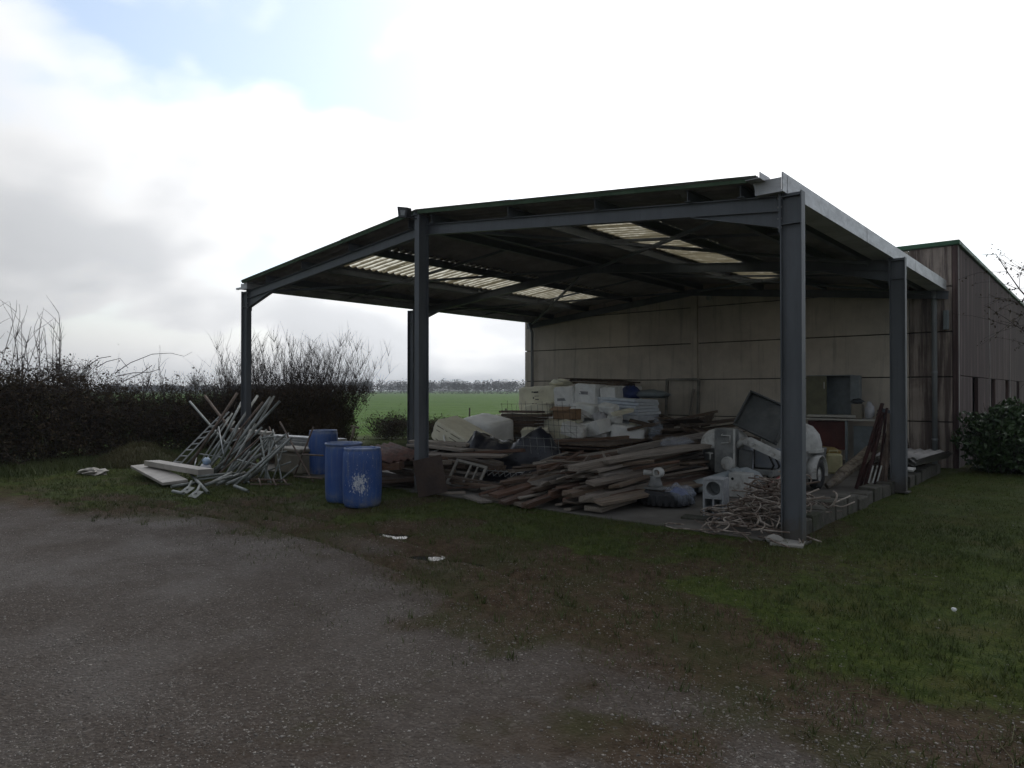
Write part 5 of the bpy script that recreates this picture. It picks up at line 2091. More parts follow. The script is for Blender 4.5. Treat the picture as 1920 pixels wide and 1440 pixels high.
for i, (x_, w_, h_, mt, lb, cat, sd) in enumerate(((-1.72, .22, .34, 'cream_grp', 'pale carton with a dark rag on the shelf', 'carton', None),
                                                  (-1.47, .20, .40, 'whitebag', 'white plastic bag standing on the shelf', 'bag', 5),
                                                  (-1.17, .30, .26, 'darkbag', 'dark rounded sack on the shelf', 'sack', 8),
                                                  (-.96, .12, .17, 'white_paint', 'small white tub at the end of the shelf', 'tub', None))):
    if sd:
        solo(blob(MB(), (x_, 9.35, 1.05 + h_ / 2 * .9), (w_ / 2, .13, h_ / 2), sd, .18), {5: 'plastic_bag', 8: 'sack'}[sd], M[mt], lb, cat, None, True)
    else:
        b = MB()
        b.box((x_, 9.33, 1.05 + h_ / 2), (w_, .22, h_))
        solo(b, cat, M[mt], lb, cat, bv=.012)
solo(blob(MB(), (-1.72, 9.33, 1.45), (.13, .12, .06), 19, .3), 'rag', M['darkbag'], 'dark rag on top of the pale carton', 'rag', None, True)
t = thing('jerrycan', 'yellow plastic jerrycan on the floor behind the machine', 'jerrycan', (-1.55, 6.95, .03), (0, 0, rad(20)))
b = MB()
b.box((0, 0, .20), (.29, .24, .40))
part(b, 'body', M['yellow'], t, bv=.035)
b = MB()
b.tube([(-.1, 0, .40), (-.08, 0, .455), (.05, 0, .455), (.07, 0, .40)], .017, 8)
part(b, 'handle', M['yellow'], t, True)
b = MB()
b.lathe([(.03, .40), (.03, .45), (.0, .452)], 12, (.105, 0, 0))
part(b, 'cap', M['ochre'], t)
solo(blob(MB(), (-1.85, 7.5, .42), (.28, .2, .10), 25, .25), 'plastic_sack', M['ochre'], 'ochre plastic sack lying behind the yellow jerrycan', 'sack', None, True)
b = MB()
b.box((-1.85, 7.5, .17), (.5, .5, .30))
solo(b, 'crate', M['darkwood'], 'dark crate under the ochre sack', 'crate', bv=.01)
solo(blob(MB(), (-1.25, 8.2, .25), (.16, .14, .14), 26, .2), 'plastic_bag', M['yellow'], 'crumpled yellow bag near the foot of the shelf', 'bag', None, True)
for i in range(9):
    p0 = (random.uniform(-1.5, -.7), random.uniform(7.6, 8.8), random.uniform(.05, .35))
    yw = random.uniform(-.8, .8)
    plank(p0, (p0[0] + .9 * math.cos(yw), p0[1] + .5 * math.sin(yw), p0[2] + random.uniform(-.05, .25)), random.uniform(.08, .2), .03, 'darkwood',
          f'dark scrap board below the shelf, {ORD[i]} from the jerrycan', 'dark scraps below the shelf')

# rough plank and red steel leaning by the side post
t = thing('rough_beam', 'rough pale split beam leaning from the floor towards the side post', 'beam', (-.95, 4.75, .03))
b = MB()
r_ = random.Random(3)
pa, pb = Vector((-.98, 4.55, .08)), Vector((-.22, 5.75, .93))
pts = [pa.lerp(pb, k / 8) + Vector((r_.uniform(-.02, .02), r_.uniform(-.02, .02), r_.uniform(-.02, .02))) for k in range(9)]
b.tube(pts, [.05, .085, .10, .105, .11, .10, .105, .09, .07], 9)
wpart(b, 'trunk', M['log'], t)
for i in range(9):
    x0 = -.62 + i * .055 + random.uniform(-.02, .02)
    y0 = 5.0 + random.uniform(-.25, .3)
    b = MB()
    top = Vector((-.30 + i * .022, 5.10 + random.uniform(-.15, .3), random.uniform(1.0, 1.5)))
    b.bar((x0, y0, .04), top, .05, .035)
    solo(b, 'steel_bar', M['redlead'] if i < 6 else M['rusttube'], f"{'dark red' if i < 6 else 'brown'} steel bar leaning at the side post, {ORD[i]} from the rough beam", 'steel bar', 'steel bars at the side post')
for i in range(3):  # pale strips added to imitate bright gaps showing between the bars
    b = MB()
    b.box((0, 0, 0), (.022, .02, .30))
    o = link('bright_gap_strip', b.mesh('bright_gap_strip', M['white_paint']), None, (-.36 + i * .05, 4.80 + i * .06, .30), (0, rad(14), rad(20)))
    tag(o, f'pale strip added as a bright gap among the steel bars, {ORD[i]} from the rough beam', 'batten', 'added bright gaps by the side post')
# corrugated sheets stacked on the blocks beyond the post
me = corr_sheet(2.2, .9, 5, .028, M['fibre'], 'corrugated_sheet')
for i in range(6):
    o = link('corrugated_sheet', me, None, (-.30 + random.uniform(-.03, .03), 7.6 + random.uniform(-.05, .05), .34 + i * .022), (0, 0, rad(86 + random.uniform(-2, 2))))
    tag(o, f'grey corrugated roofing sheet, {ORD[i]} from the bottom of the stack beyond the side post', 'roofing sheet', 'stacked roofing sheets')
b = MB()
b.prism([(-.1, 0), (.12, 0), (.06, .3), (-.05, .36)], (-.7, 8.9, .44), (1, 0, 0), (0, 0, 1), (0, .05, 0))
solo(b, 'broken_slab', M['darkwood'], 'dark broken slab standing at the wall behind the roofing sheets', 'slab')
b = MB()
b.box((.02, 5.75, .33), (.16, .5, .03), (0, .05, .1))
solo(b, 'white_offcut', M['white_paint'], 'white offcut on the blocks just beyond the side post', 'offcut')

# stone on the grass, bits of litter
b = MB()
blob(b, (-13.1, -2.7, .04), (.42, .22, .07), 55, .25, 16, 8)
solo(b, 'flat_stone', M['stone'], 'flat pale stone lying in the grass before the hedge', 'stone', None, False)
b = MB()
blob(b, (-.15, -.16, .05), (.10, .08, .05), 56, .2, 12, 7)
solo(b, 'stone', M['stone'], 'small pale stone at the foot of the corner post', 'stone')
b = MB()
b.box((-.02, -.12, .018), (.34, .30, .04), (0, 0, .2))
solo(b, 'post_footing', M['stone'], 'pale concrete footing showing under the corner post', 'footing', bv=.01)

# ------------------------------------------------------------------ plants


def cam_pt(px, d):
    X = (px - 960) / 1309 * d
    return CAM.x + CA * X - SA * d, CAM.y + SA * X + CA * d


def twig_mesh(paths, radii, n=3):
    """paths (N,K,3), radii (N,K) -> arrays of thin tapering tubes"""
    paths = np.asarray(paths, float)
    N_, K, _ = paths.shape
    T = np.gradient(paths, axis=1)
    T /= np.linalg.norm(T, axis=2, keepdims=True) + 1e-9
    ref = np.where(np.abs(T[..., 2:3]) > .9, np.array([1., 0, 0]), np.array([0, 0, 1.]))
    U = np.cross(T, ref)
    U /= np.linalg.norm(U, axis=2, keepdims=True) + 1e-9
    W = np.cross(T, U)
    rings = []
    for k in range(n):
        a = 2 * math.pi * k / n
        rings.append(paths + (U * math.cos(a) + W * math.sin(a)) * radii[..., None])
    V = np.stack(rings, 2).reshape(-1, 3)
    idx = (np.arange(N_)[:, None, None] * K + np.arange(K - 1)[None, :, None]) * n + np.arange(n)[None, None, :]
    nxt = (np.arange(N_)[:, None, None] * K + np.arange(K - 1)[None, :, None]) * n + (np.arange(n)[None, None, :] + 1) % n
    F = np.stack([idx, nxt, nxt + n, idx + n], -1).reshape(-1, 4)
    return V, F


def grow(starts, dirs, lens, K, bend, droop, rng, r0, r1):
    """random walks for stems"""
    N_ = len(starts)
    P = np.zeros((N_, K, 3))
    P[:, 0] = starts
    d = dirs / np.linalg.norm(dirs, axis=1, keepdims=True)
    step = (lens / (K - 1))[:, None]
    for k in range(1, K):
        d = d + rng.normal(0, bend, (N_, 3))
        d[:, 2] -= droop * (k / K)
        d /= np.linalg.norm(d, axis=1, keepdims=True)
        P[:, k] = P[:, k - 1] + d * step
    R = np.linspace(1, 0, K)[None, :] * (r0 - r1)[:, None] + r1[:, None]
    return P, R


def leaves_mesh(C, size, rng):
    """leaf-sized quads, folded a little, at the points C"""
    n = len(C)
    a = rng.normal(0, 1, (n, 3))
    a /= np.linalg.norm(a, axis=1, keepdims=True)
    b_ = np.cross(a, rng.normal(0, 1, (n, 3)))
    b_ /= np.linalg.norm(b_, axis=1, keepdims=True)
    s = size[:, None]
    V = np.stack([C - a * s, C + b_ * s * .5, C + a * s, C - b_ * s * .5], 1).reshape(-1, 3)
    F = np.arange(4 * n).reshape(n, 4)
    return V, F


def m_leaf(name, c1, c2, rough=.6, scale=1.5, spec=.4):
    m, nd, lk, b, out = material(name)
    v = coords(nd, lk, 'world')
    n = noise(nd, lk, v, scale, 5, .6)
    n2 = noise(nd, lk, v, 25, 2, .5)
    col = mixc(nd, lk, maprange(nd, lk, n, .35, .65, 0, 1), c1, c2)
    col = mixc(nd, lk, maprange(nd, lk, n2, .3, .7, 0, .5), col, tuple(x * 1.35 for x in c2))
    lk.new(col, b.inputs['Base Color'])
    b.inputs['Roughness'].default_value = rough
    b.inputs['Specular IOR Level'].default_value = spec
    return m


M['bark'] = m_leaf('twig_bark', (.026, .019, .017), (.036, .027, .024), .9)
M['bramble'] = m_leaf('bramble_leaf', (.056, .036, .027), (.054, .042, .023), .9, 1.5, .08)
M['laurel'] = m_leaf('laurel_leaf', (.026, .052, .018), (.042, .075, .025), .38, 2, .4)
M['farleaf'] = m_leaf('far_twigs', (.05, .046, .042), (.06, .055, .048), .9, .02)
M['grassblade'] = m_leaf('grass_blade', (.040, .060, .014), (.078, .096, .026), .6, .8)
M['dryblade'] = m_leaf('dry_grass', (.085, .068, .030), (.070, .075, .024), .7, .8)


def shape_plant(name, label, cat, base, trunkV, trunkF, leafC, leafS, stem_mat, leaf_mat, group=None, leaf_name='leaves', stem_name='stems'):
    t = thing(name, label, cat, base, (0, 0, 0), group)
    L = np.array(base)
    link(stem_name, np_mesh(stem_name, trunkV - L, trunkF, stem_mat), t)
    if leafC is not None:
        V, F = leaves_mesh(leafC - L, leafS, RNG)
        link(leaf_name, np_mesh(leaf_name, V, F, leaf_mat), t)
    return t


def hedge():
    # centre line of the hedge, its height and half width
    cl = np.array([(-13.4, -11, 2.2), (-14.6, -7, 2.3), (-15.6, -4.2, 2.35), (-16.4, -2.7, 2.3), (-17.3, -1.2, 2.0), (-17.6, .2, 1.72), (-17.3, 1.6, 1.72), (-16.6, 3.0, 1.8)])
    seg = np.r_[0, np.cumsum(np.linalg.norm(np.diff(cl[:, :2], axis=0), axis=1))]

    def along(u):
        return np.stack([np.interp(u, seg, cl[:, k]) for k in range(3)], 1)
    rng = np.random.default_rng(5)
    n = 8500
    u = rng.uniform(0, seg[-1], n)
    c = along(u)
    off = rng.normal(0, .42, n)
    an = rng.uniform(0, 6.28, n)
    hf = rng.random(n)
    st = np.stack([c[:, 0] + off + .1 * np.cos(an), c[:, 1] + rng.normal(0, .25, n), hf * c[:, 2] * .72], 1)
    dr = np.stack([rng.normal(0, .7, n) + off * .5, rng.normal(0, .7, n), rng.uniform(.0, 1.2, n)], 1)
    ln = rng.uniform(.4, 1.25, n) * (.6 + .25 * c[:, 2])
    P, R = grow(st, dr, ln, 6, .28, .16, rng, rng.uniform(.004, .010, n), np.full(n, .0018))
    # keep near the hedge height
    P[:, :, 2] = np.maximum(P[:, :, 2], .02)
    n3 = 1500
    c3 = along(rng.uniform(0, seg[-1], n3))
    st3 = np.stack([c3[:, 0] + rng.normal(0, .4, n3), c3[:, 1] + rng.normal(0, .3, n3), c3[:, 2] * rng.uniform(.55, .9, n3)], 1)
    P3, R3 = grow(st3, np.stack([rng.normal(0, .5, n3), rng.normal(0, .5, n3), rng.uniform(.4, 1.1, n3)], 1), rng.uniform(.3, .85, n3), 6, .22, .12, rng, np.full(n3, .006), np.full(n3, .0025))
    V, F = twig_mesh(np.concatenate([P, P3]), np.concatenate([R, R3]))
    m = 120000
    k = rng.integers(0, n, m)
    j = rng.integers(1, 6, m)
    C = P[k, j] + rng.normal(0, .07, (m, 3))
    C[:, 2] = np.maximum(C[:, 2], .03)
    S = rng.uniform(.018, .045, m)
    shape_plant('bramble_hedge', 'long dark bramble hedge along the far side of the yard', 'hedge', (-16.6, -2.5, 0), V, F, C, S, M['bark'], M['bramble'])


hedge()


def arching_canes():
    t = thing('bramble_canes', 'long thin bramble canes arching over the top of the hedge', 'bramble', (-16.8, -.8, 1.2))
    for pts in ([(215, 700), (245, 680), (285, 664), (320, 662), (345, 668), (360, 660)], [(220, 705), (250, 699), (280, 698), (300, 692)], [(230, 715), (265, 700), (285, 685)], [(180, 690), (200, 678), (225, 672), (240, 690)], [(160, 690), (185, 672), (208, 668)]):
        P = []
        for k, (px, py) in enumerate(pts):
            q = ray(px, py)
            P.append(CAM + q * 17.0)
        b = MB()
        b.tube(P, [.011 - .0015 * k for k in range(len(P))], 5)
        wpart(b, 'cane', M['bark'], t, True)


arching_canes()


def saplings():
    rng = np.random.default_rng(8)
    spots = [(-15.9, -4.1, 3.55), (-16.1, -3.8, 3.3), (-16.25, -3.45, 3.45), (-16.0, -3.2, 2.9), (-16.5, -2.9, 3.1), (-16.7, -2.45, 3.5), (-16.6, -2.3, 3.2), (-15.6, -4.6, 3.4), (-15.3, -5.2, 3.6), (-17.2, -.2, 2.1), (-17.1, .4, 2.25)]
    names = ['tall', 'slender', 'straight', 'short', 'forked', 'very tall thin', 'leaning', 'twiggy', 'outermost', 'small whip-like', 'smaller whip-like']
    for i, (x, y, h) in enumerate(spots):
        n = 1 + 5 + 22
        P0, R0 = grow(np.repeat([[x, y, .3]], 4, 0) + rng.normal(0, .06, (4, 3)), np.array([[0, 0, 1.]] * 4) + rng.normal(0, .07, (4, 3)), h * rng.uniform(.75, 1.0, 4), 8, .05, 0, rng, np.full(4, .016), np.full(4, .005))
        idx = rng.integers(0, 4, 34)
        jj = rng.integers(3, 8, 34)
        st = P0[idx, jj]
        P1, R1 = grow(st, np.stack([rng.normal(0, .4, 34), rng.normal(0, .4, 34), np.full(34, .9)], 1), rng.uniform(.15, .55, 34), 8, .08, 0, rng, np.full(34, .006), np.full(34, .0026))
        V, F = twig_mesh(np.concatenate([P0, P1]), np.concatenate([R0, R1]))
        C = P1[rng.integers(0, 34, 60), rng.integers(2, 8, 60)]
        shape_plant('bare_sapling', f'{names[i]} bare sapling rising out of the bramble hedge', 'sapling', (x, y, .2), V, F, C, rng.uniform(.008, .016, 60), M['bark'], M['bark'], 'bare saplings in the hedge', 'buds', 'stem')


saplings()


def bare_bush(base, width, depth, h, n, seed, label, lean=(0, 0), leafn=9000, dens=1.0):
    rng = np.random.default_rng(seed)
    x, y = base
    u = rng.uniform(-1, 1, n)
    v = rng.uniform(-1, 1, n)
    st = np.stack([x + u * width * .33, y + v * depth * .35, np.full(n, .0)], 1)
    dr = np.stack([u * .42 + lean[0] + rng.normal(0, .09, n), v * .35 + lean[1] + rng.normal(0, .09, n), np.full(n, 1.0)], 1)
    ln = h * rng.uniform(.62, 1.06, n)
    P0, R0 = grow(st, dr, ln, 8, .05, .0, rng, rng.uniform(.007, .016, n), np.full(n, .0025))
    m = n * 26
    i = rng.integers(0, n, m)
    j = rng.integers(1, 8, m)
    d = np.stack([rng.normal(0, .34, m), rng.normal(0, .34, m), rng.uniform(.7, 1.2, m)], 1)
    P1, R1 = grow(P0[i, j], d, rng.uniform(.25, .7, m), 8, .08, 0, rng, rng.uniform(.0032, .0055, m), np.full(m, .002))
    V, F = twig_mesh(np.concatenate([P0, P1]), np.concatenate([R0, R1]))
    k = rng.integers(0, m, leafn)
    C = P1[k, rng.integers(0, 6, leafn)] + rng.normal(0, .05, (leafn, 3))
    low = C[:, 2] < h * .58
    C = C[low]
    # undergrowth at the foot
    q = int(leafn * 1.7)
    uu = rng.uniform(-.60, .60, q)
    top = h * .62 * (1 - .6 * np.abs(uu / .6) ** 2.2) * (.5 + .85 * fbm(uu * 7 + seed, uu * 0 + .5, seed))
    top = top * (.7 + .55 * rng.random(q) ** 1.5)
    C2 = np.stack([x + uu * width, y + rng.uniform(-.5, .5, q) * depth, rng.random(q) ** 1.0 * top], 1)
    C = np.concatenate([C, C2])
    shape_plant('bare_bush', label, 'bush', (x, y, 0), V, F, C, rng.uniform(.016, .042, len(C)), M['bark'], M['bramble'], None)


bare_bush((-16.1, 3.3), 3.0, 1.9, 3.0, 120, 61, 'big bare many-stemmed bush behind the far steel post', (-.04, 0), 26000)
bare_bush((-16.15, 4.5), 2.0, 1.7, 3.2, 110, 62, 'bare bush leaning towards the green field, right of the big one', (.08, .06), 22000)
bare_bush((-17.1, 2.3), 1.4, 1.2, 2.2, 45, 63, 'smaller bare bush between the hedge and the big one', (0, 0), 9000)


def low_shrub(base, r, h, seed, label, n=900):
    rng = np.random.default_rng(seed)
    x, y = base
    a = rng.uniform(0, 6.28, n)
    st = np.stack([x + rng.normal(0, r * .4, n), y + rng.normal(0, r * .4, n), rng.uniform(0, h * .5, n)], 1)
    dr = np.stack([np.cos(a) * .8, np.sin(a) * .8, rng.uniform(.2, 1.2, n)], 1)
    P, R = grow(st, dr, rng.uniform(.2, .6, n) * h, 5, .2, .1, rng, np.full(n, .005), np.full(n, .0015))
    P[:, :, 2] = np.maximum(P[:, :, 2], .02)
    V, F = twig_mesh(P, R)
    C = P[rng.integers(0, n, 5 * n), rng.integers(1, 5, 5 * n)] + rng.normal(0, .05, (5 * n, 3))
    C[:, 2] = np.maximum(C[:, 2], .02)
    shape_plant('low_bush', label, 'bush', (x, y, 0), V, F, C, rng.uniform(.015, .04, len(C)), M['bark'], M['bramble'], 'low bushes at the field edge')


low_shrub((-16.3, 7.9), 1.1, 1.15, 71, 'low grey bush at the field edge just left of the second post')
low_shrub((-15.3, 9.2), .9, .95, 72, 'low grey bush at the field edge behind the second post')
low_shrub((-13.6, 10.2), .9, .75, 73, 'low bush at the field edge between post and wall')


def laurel():
    rng = np.random.default_rng(81)
    for (x, y, rx, ry, h, lb, n) in ((1.15, 9.85, 1.0, .85, 1.42, 'dark glossy evergreen bush before the stained side wall', 8500), (2.5, 11.2, 1.1, 1.0, 1.65, 'further evergreen bush beyond the first along the side wall', 7500)):
        d = rng.normal(0, 1, (n, 3))
        d /= np.linalg.norm(d, axis=1, keepdims=True)
        rr = rng.random(n) ** .35
        lump = 1 + .14 * np.sin(d[:, 0] * 7 + x) * np.cos(d[:, 1] * 6) + .1 * np.sin(d[:, 2] * 9 + d[:, 0] * 5)
        C = np.stack([x + d[:, 0] * rx * rr * lump, y + d[:, 1] * ry * rr * lump, np.maximum(h * .46 + d[:, 2] * h * .54 * rr * lump, .03)], 1)
        m = 160
        st = np.stack([x + rng.normal(0, .2, m), y + rng.normal(0, .2, m), np.zeros(m)], 1)
        P, R = grow(st, np.stack([rng.normal(0, .5, m), rng.normal(0, .5, m), np.full(m, 1.)], 1), rng.uniform(.6, 1.1, m) * h, 6, .1, 0, rng, np.full(m, .012), np.full(m, .003))
        V, F = twig_mesh(P, R)
        shape_plant('evergreen_bush', lb, 'bush', (x, y, 0), V, F, C, rng.uniform(.035, .075, n), M['bark'], M['laurel'], 'evergreen bushes by the side wall')


laurel()


def side_tree():
    """small bare tree whose twigs hang into view before the side wall"""
    rng = np.random.default_rng(14)
    bx, by = cam_pt(2085, 10.0)
    t = thing('bare_tree', 'bare budding tree whose twigs reach into view beside the long wall', 'tree', (bx, by, 0))
    P0, R0 = grow(np.array([[bx, by, 0.]]), np.array([[0, 0, 1.]]), np.array([2.2]), 8, .03, 0, rng, np.array([.09]), np.array([.055]))
    n1 = 16
    st = np.repeat(P0[:, -1], n1, 0) - np.stack([np.zeros(n1), np.zeros(n1), rng.uniform(0, .6, n1)], 1)
    P1, R1 = grow(st, np.stack([rng.normal(-.1, .5, n1), rng.normal(0, .5, n1), rng.uniform(.7, 1.3, n1)], 1), rng.uniform(1.4, 2.6, n1), 8, .09, 0, rng, np.full(n1, .022), np.full(n1, .005))
    n2 = 320
    P2, R2 = grow(P1[rng.integers(0, n1, n2), rng.integers(2, 8, n2)], np.stack([rng.normal(0, .8, n2), rng.normal(0, .8, n2), rng.uniform(-.2, .9, n2)], 1), rng.uniform(.4, 1.1, n2), 8, .12, .06, rng, np.full(n2, .0045), np.full(n2, .0015))
    V, F = twig_mesh(np.concatenate([P0, P1, P2]), np.concatenate([R0, R1, R2]), 5)
    L = np.array((bx, by, 0))
    link('trunk', np_mesh('trunk', V - L, F, M['bark']), t)
    m = 3600
    C = P2[rng.integers(0, n2, m), rng.integers(1, 8, m)] + rng.normal(0, .025, (m, 3))
    V, F = leaves_mesh(C - L, rng.uniform(.012, .03, m), rng)
    link('crown', np_mesh('crown', V, F, M['bramble']), t)


side_tree()


# mound of dead grass by the ladder
def mound():
    rng = np.random.default_rng(31)
    b = MB()
    nx = 26
    vv, ff = [], []
    for i in range(nx + 1):
        for j in range(nx + 1):
            u, v = i / nx * 2 - 1, j / nx * 2 - 1
            r = min(math.hypot(u, v), 1)
            z = .46 * (math.cos(r * math.pi) * .5 + .5) + float(fbm(np.array([u * 3.]), np.array([v * 3.]), 8)[0] - .5) * .12 * (1 - r)
            vv.append((u * 1.25, v * .8, z - .03))
    for i in range(nx):
        for j in range(nx):
            a = i * (nx + 1) + j
            ff.append((a, a + nx + 1, a + nx + 2, a + 1))
    b.add(vv, ff)
    t = thing('grass_mound', 'mound of dumped yellowing grass before the hedge', 'mound', (-14.2, -1.35, 0), (0, 0, rad(48)))
    part(b, 'heap', M['dryblade'], t, True)
    n = 9000
    u = rng.uniform(-1, 1, n)
    v = rng.uniform(-1, 1, n)
    k = u * u + v * v < 1
    u, v = u[k], v[k]
    z = .46 * (np.cos(np.hypot(u, v) * np.pi) * .5 + .5) - .03
    C = np.stack([u * 1.25, v * .8, z + .02], 1)
    V, F = blades(C, rng, .05, .14, .006, .9)
    o = link('straw', np_mesh('straw', V, F, M['dryblade']), t)
    o['kind'] = 'stuff'


def blades(C, rng, h0, h1, w, lean=.5):
    n = len(C)
    a = rng.uniform(0, 6.28, n)
    h = rng.uniform(h0, h1, n)
    la = rng.uniform(0, 6.28, n)
    ll = h * rng.uniform(.1, lean, n)
    side = np.stack([np.cos(a), np.sin(a), np.zeros(n)], 1) * w
    tip = C + np.stack([np.cos(la) * ll, np.sin(la) * ll, h], 1)
    V = np.stack([C - side, C + side, tip], 1).reshape(-1, 3)
    return V, np.arange(3 * n).reshape(n, 3)


mound()

# lawn blades, denser near the eye


def in_view(x, y, marg=1.25):
    dx, dy = x - CAM.x, y - CAM.y
    X = CA * dx + SA * dy
    Y = -SA * dx + CA * dy
    return (Y > 1.6) & (np.abs(X / np.maximum(Y, .1)) < .7335 * marg + 1.2 / np.maximum(Y, .1)), Y


def lawn():
    rng = np.random.default_rng(44)
    allC, dryC = [], []
    for (x0, x1, y0, y1, n) in ((-2.5, 8.5, -5.0, 3.0, 230000), (-.2, 7, 3, 11, 60000), (-16.5, -2, -4.5, 0.2, 190000), (-16, -11.8, 0, 10, 30000)):
        x = rng.uniform(x0, x1, n)
        y = rng.uniform(y0, y1, n)
        vis, D = in_view(x, y)
        g, s, l, f = zones(x, y)
        clump = .25 + .75 * sst(.35, .6, fbm(x * 3.5, y * 3.5, 91))
        share = np.clip(l * .95 + s * .40 + g * .02, 0, 1) * clump
        shed_ = (y > -.15) & (x < -.05) & (x > -12)
        keep = vis & (rng.random(n) < share) & ~shed_ & (rng.random(n) < np.clip(9.0 / D, .25, 1))
        x, y = x[keep], y[keep]
        C = np.stack([x, y, ground_z(x, y) - .003], 1)
        dry = rng.random(len(x)) < np.where(x > 1.0, .16, .5) + .25 * sst(.5, .65, fbm(x * .9, y * .9, 17))
        allC.append(C[~dry])
        dryC.append(C[dry])
    C = np.concatenate(allC)
    V, F = blades(C, rng, .018, .055, .0035, .8)
    o = link('grass', np_mesh('grass', V, F, M['grassblade']))
    tag(o, 'short dark lawn grass round the shed and drums', 'grass', kind='stuff')
    C = np.concatenate(dryC)
    V, F = blades(C, rng, .012, .045, .0032, 1.2)
    o = link('dead_grass', np_mesh('dead_grass', V, F, M['dryblade']))
    tag(o, 'withered straw-coloured grass mixed into the lawn', 'grass', kind='stuff')
    n = 5200
    x = rng.uniform(-12, 6.5, n)
    y = rng.uniform(-4.6, 2.0, n)
    g, s, l, f = zones(x, y)
    vis, D = in_view(x, y)
    keep = vis & (rng.random(n) < l * .5 + s * .22) & ~((y > -.2) & (x < 0))
    x, y = np.repeat(x[keep], 11), np.repeat(y[keep], 11)
    C = np.stack([x + rng.normal(0, .018, len(x)), y + rng.normal(0, .018, len(x)), ground_z(x, y) - .004], 1)
    V, F = blades(C, rng, .035, .10, .004, .9)
    o = link('grass_tufts', np_mesh('grass_tufts', V, F, M['grassblade']))
    tag(o, 'ragged taller tufts standing out of the thin lawn', 'grass', kind='stuff')
    # taller weeds along the hedge foot and shed edge
    n = 26000
    u = rng.random(n)
    cx = np.interp(u, [0, .25, .5, .75, 1], [-13.8, -15.3, -16.2, -14.5, -13.2])
    cyy = np.interp(u, [0, .25, .5, .75, 1], [-6.5, -3.4, -.4, 3.5, 9.0])
    x = cx + rng.normal(0, .5, n) + .5
    y = cyy + rng.normal(0, .5, n)
    C = np.stack([x, y, np.zeros(n)], 1)
    V, F = blades(C, rng, .06, .24, .006, .9)
    o = link('tall_grass', np_mesh('tall_grass', V, F, M['grassblade']))
    tag(o, 'longer rough grass along the foot of the hedge', 'grass', kind='stuff')


lawn()


def gravel():
    rng = np.random.default_rng(52)
    n = 420000
    # spread so that near ground gets most of the stones
    Y = 1.6 + 9.7 * rng.random(n) ** 1.7
    X = rng.uniform(-.95, .95, n) * (Y + .6)
    x = CAM.x + CA * X - SA * Y
    y = CAM.y + SA * X + CA * Y
    g, s, l, f = zones(x, y)
    keep = rng.random(n) < np.clip(g * .62 + s * .34 + .01, 0, 1) * (.3 + .7 * sst(.3, .6, fbm(x * 1.7, y * 1.7, 99)))
    x, y, Y = x[keep], y[keep], Y[keep]
    m = len(x)
    r = rng.lognormal(-5.65, .48, m)
    r = np.clip(r, .0018, .013)
    oct_ = np.array([(1, 0, 0), (0, 1, 0), (-1, 0, 0), (0, -1, 0), (0, 0, .42), (0, 0, -.5)], float)
    an = rng.uniform(0, 6.28, m)
    asp = rng.uniform(.6, 1.5, m)
    v = oct_[None] * (1 + rng.uniform(-.25, .25, (m, 6, 1)))
    vx = v[..., 0] * asp[:, None]
    vy = v[..., 1]
    c, s_ = np.cos(an)[:, None], np.sin(an)[:, None]
    P = np.stack([vx * c - vy * s_, vx * s_ + vy * c, v[..., 2]], -1) * r[:, None, None]
    P += np.stack([x, y, ground_z(x, y) + r * .08], 1)[:, None]
    T = np.array([(0, 1, 4), (1, 2, 4), (2, 3, 4), (3, 0, 4), (1, 0, 5), (2, 1, 5), (3, 2, 5), (0, 3, 5)])
    F = (np.arange(m)[:, None, None] * 6 + T[None]).reshape(-1, 3)
    mt, nd, lk, b, out = material('gravel_stone')
    v_ = coords(nd, lk, 'world')
    vor = nd.new('ShaderNodeTexVoronoi')
    vor.inputs['Scale'].default_value = 60
    lk.new(v_, vor.inputs['Vector'])
    col = mixc(nd, lk, maprange(nd, lk, vor.outputs['Color'], .1, .9, 0, 1), (.07, .06, .052), (.33, .30, .265))
    lk.new(col, b.inputs['Base Color'])
    b.inputs['Roughness'].default_value = .7
    o = link('gravel', np_mesh('gravel', P.reshape(-1, 3), F, mt))
    tag(o, 'loose grey and pale gravel stones of the yard', 'gravel', kind='stuff')


gravel()


def straws():
    """dry stems lying on the ground near the eye"""
    rng = np.random.default_rng(77)
    n = 26
    st = np.stack([rng.uniform(1.4, 2.6, n), rng.uniform(-4.4, -3.4, n), np.full(n, .012)], 1)
    a = rng.uniform(0, 6.28, n)
    P, R = grow(st, np.stack([np.cos(a), np.sin(a), np.full(n, .03)], 1), rng.uniform(.1, .45, n), 7, .12, .0, rng, np.full(n, .0028), np.full(n, .0012))
    P[:, :, 2] = np.clip(P[:, :, 2], .008, .03) + ground_z(P[:, :, 0], P[:, :, 1])
    V, F = twig_mesh(P, R, 4)
    o = link('dry_stems', np_mesh('dry_stems', V, F, M['dryblade']))
    tag(o, 'scattered dry stems on the soil at the lawn edge', 'straw', kind='stuff')


straws()
b = MB()
q = ray(1786, 1144)
p = CAM + q * ((.02 - CAM.z) / q.z)
blob(b, (p.x, p.y, .03), (.02, .016, .016), 3, .2, 8, 5)
solo(b, 'pale_pebble', M['film'], 'single white pebble lying alone on the lawn', 'pebble')

# ------------------------------------------------------------------ far country


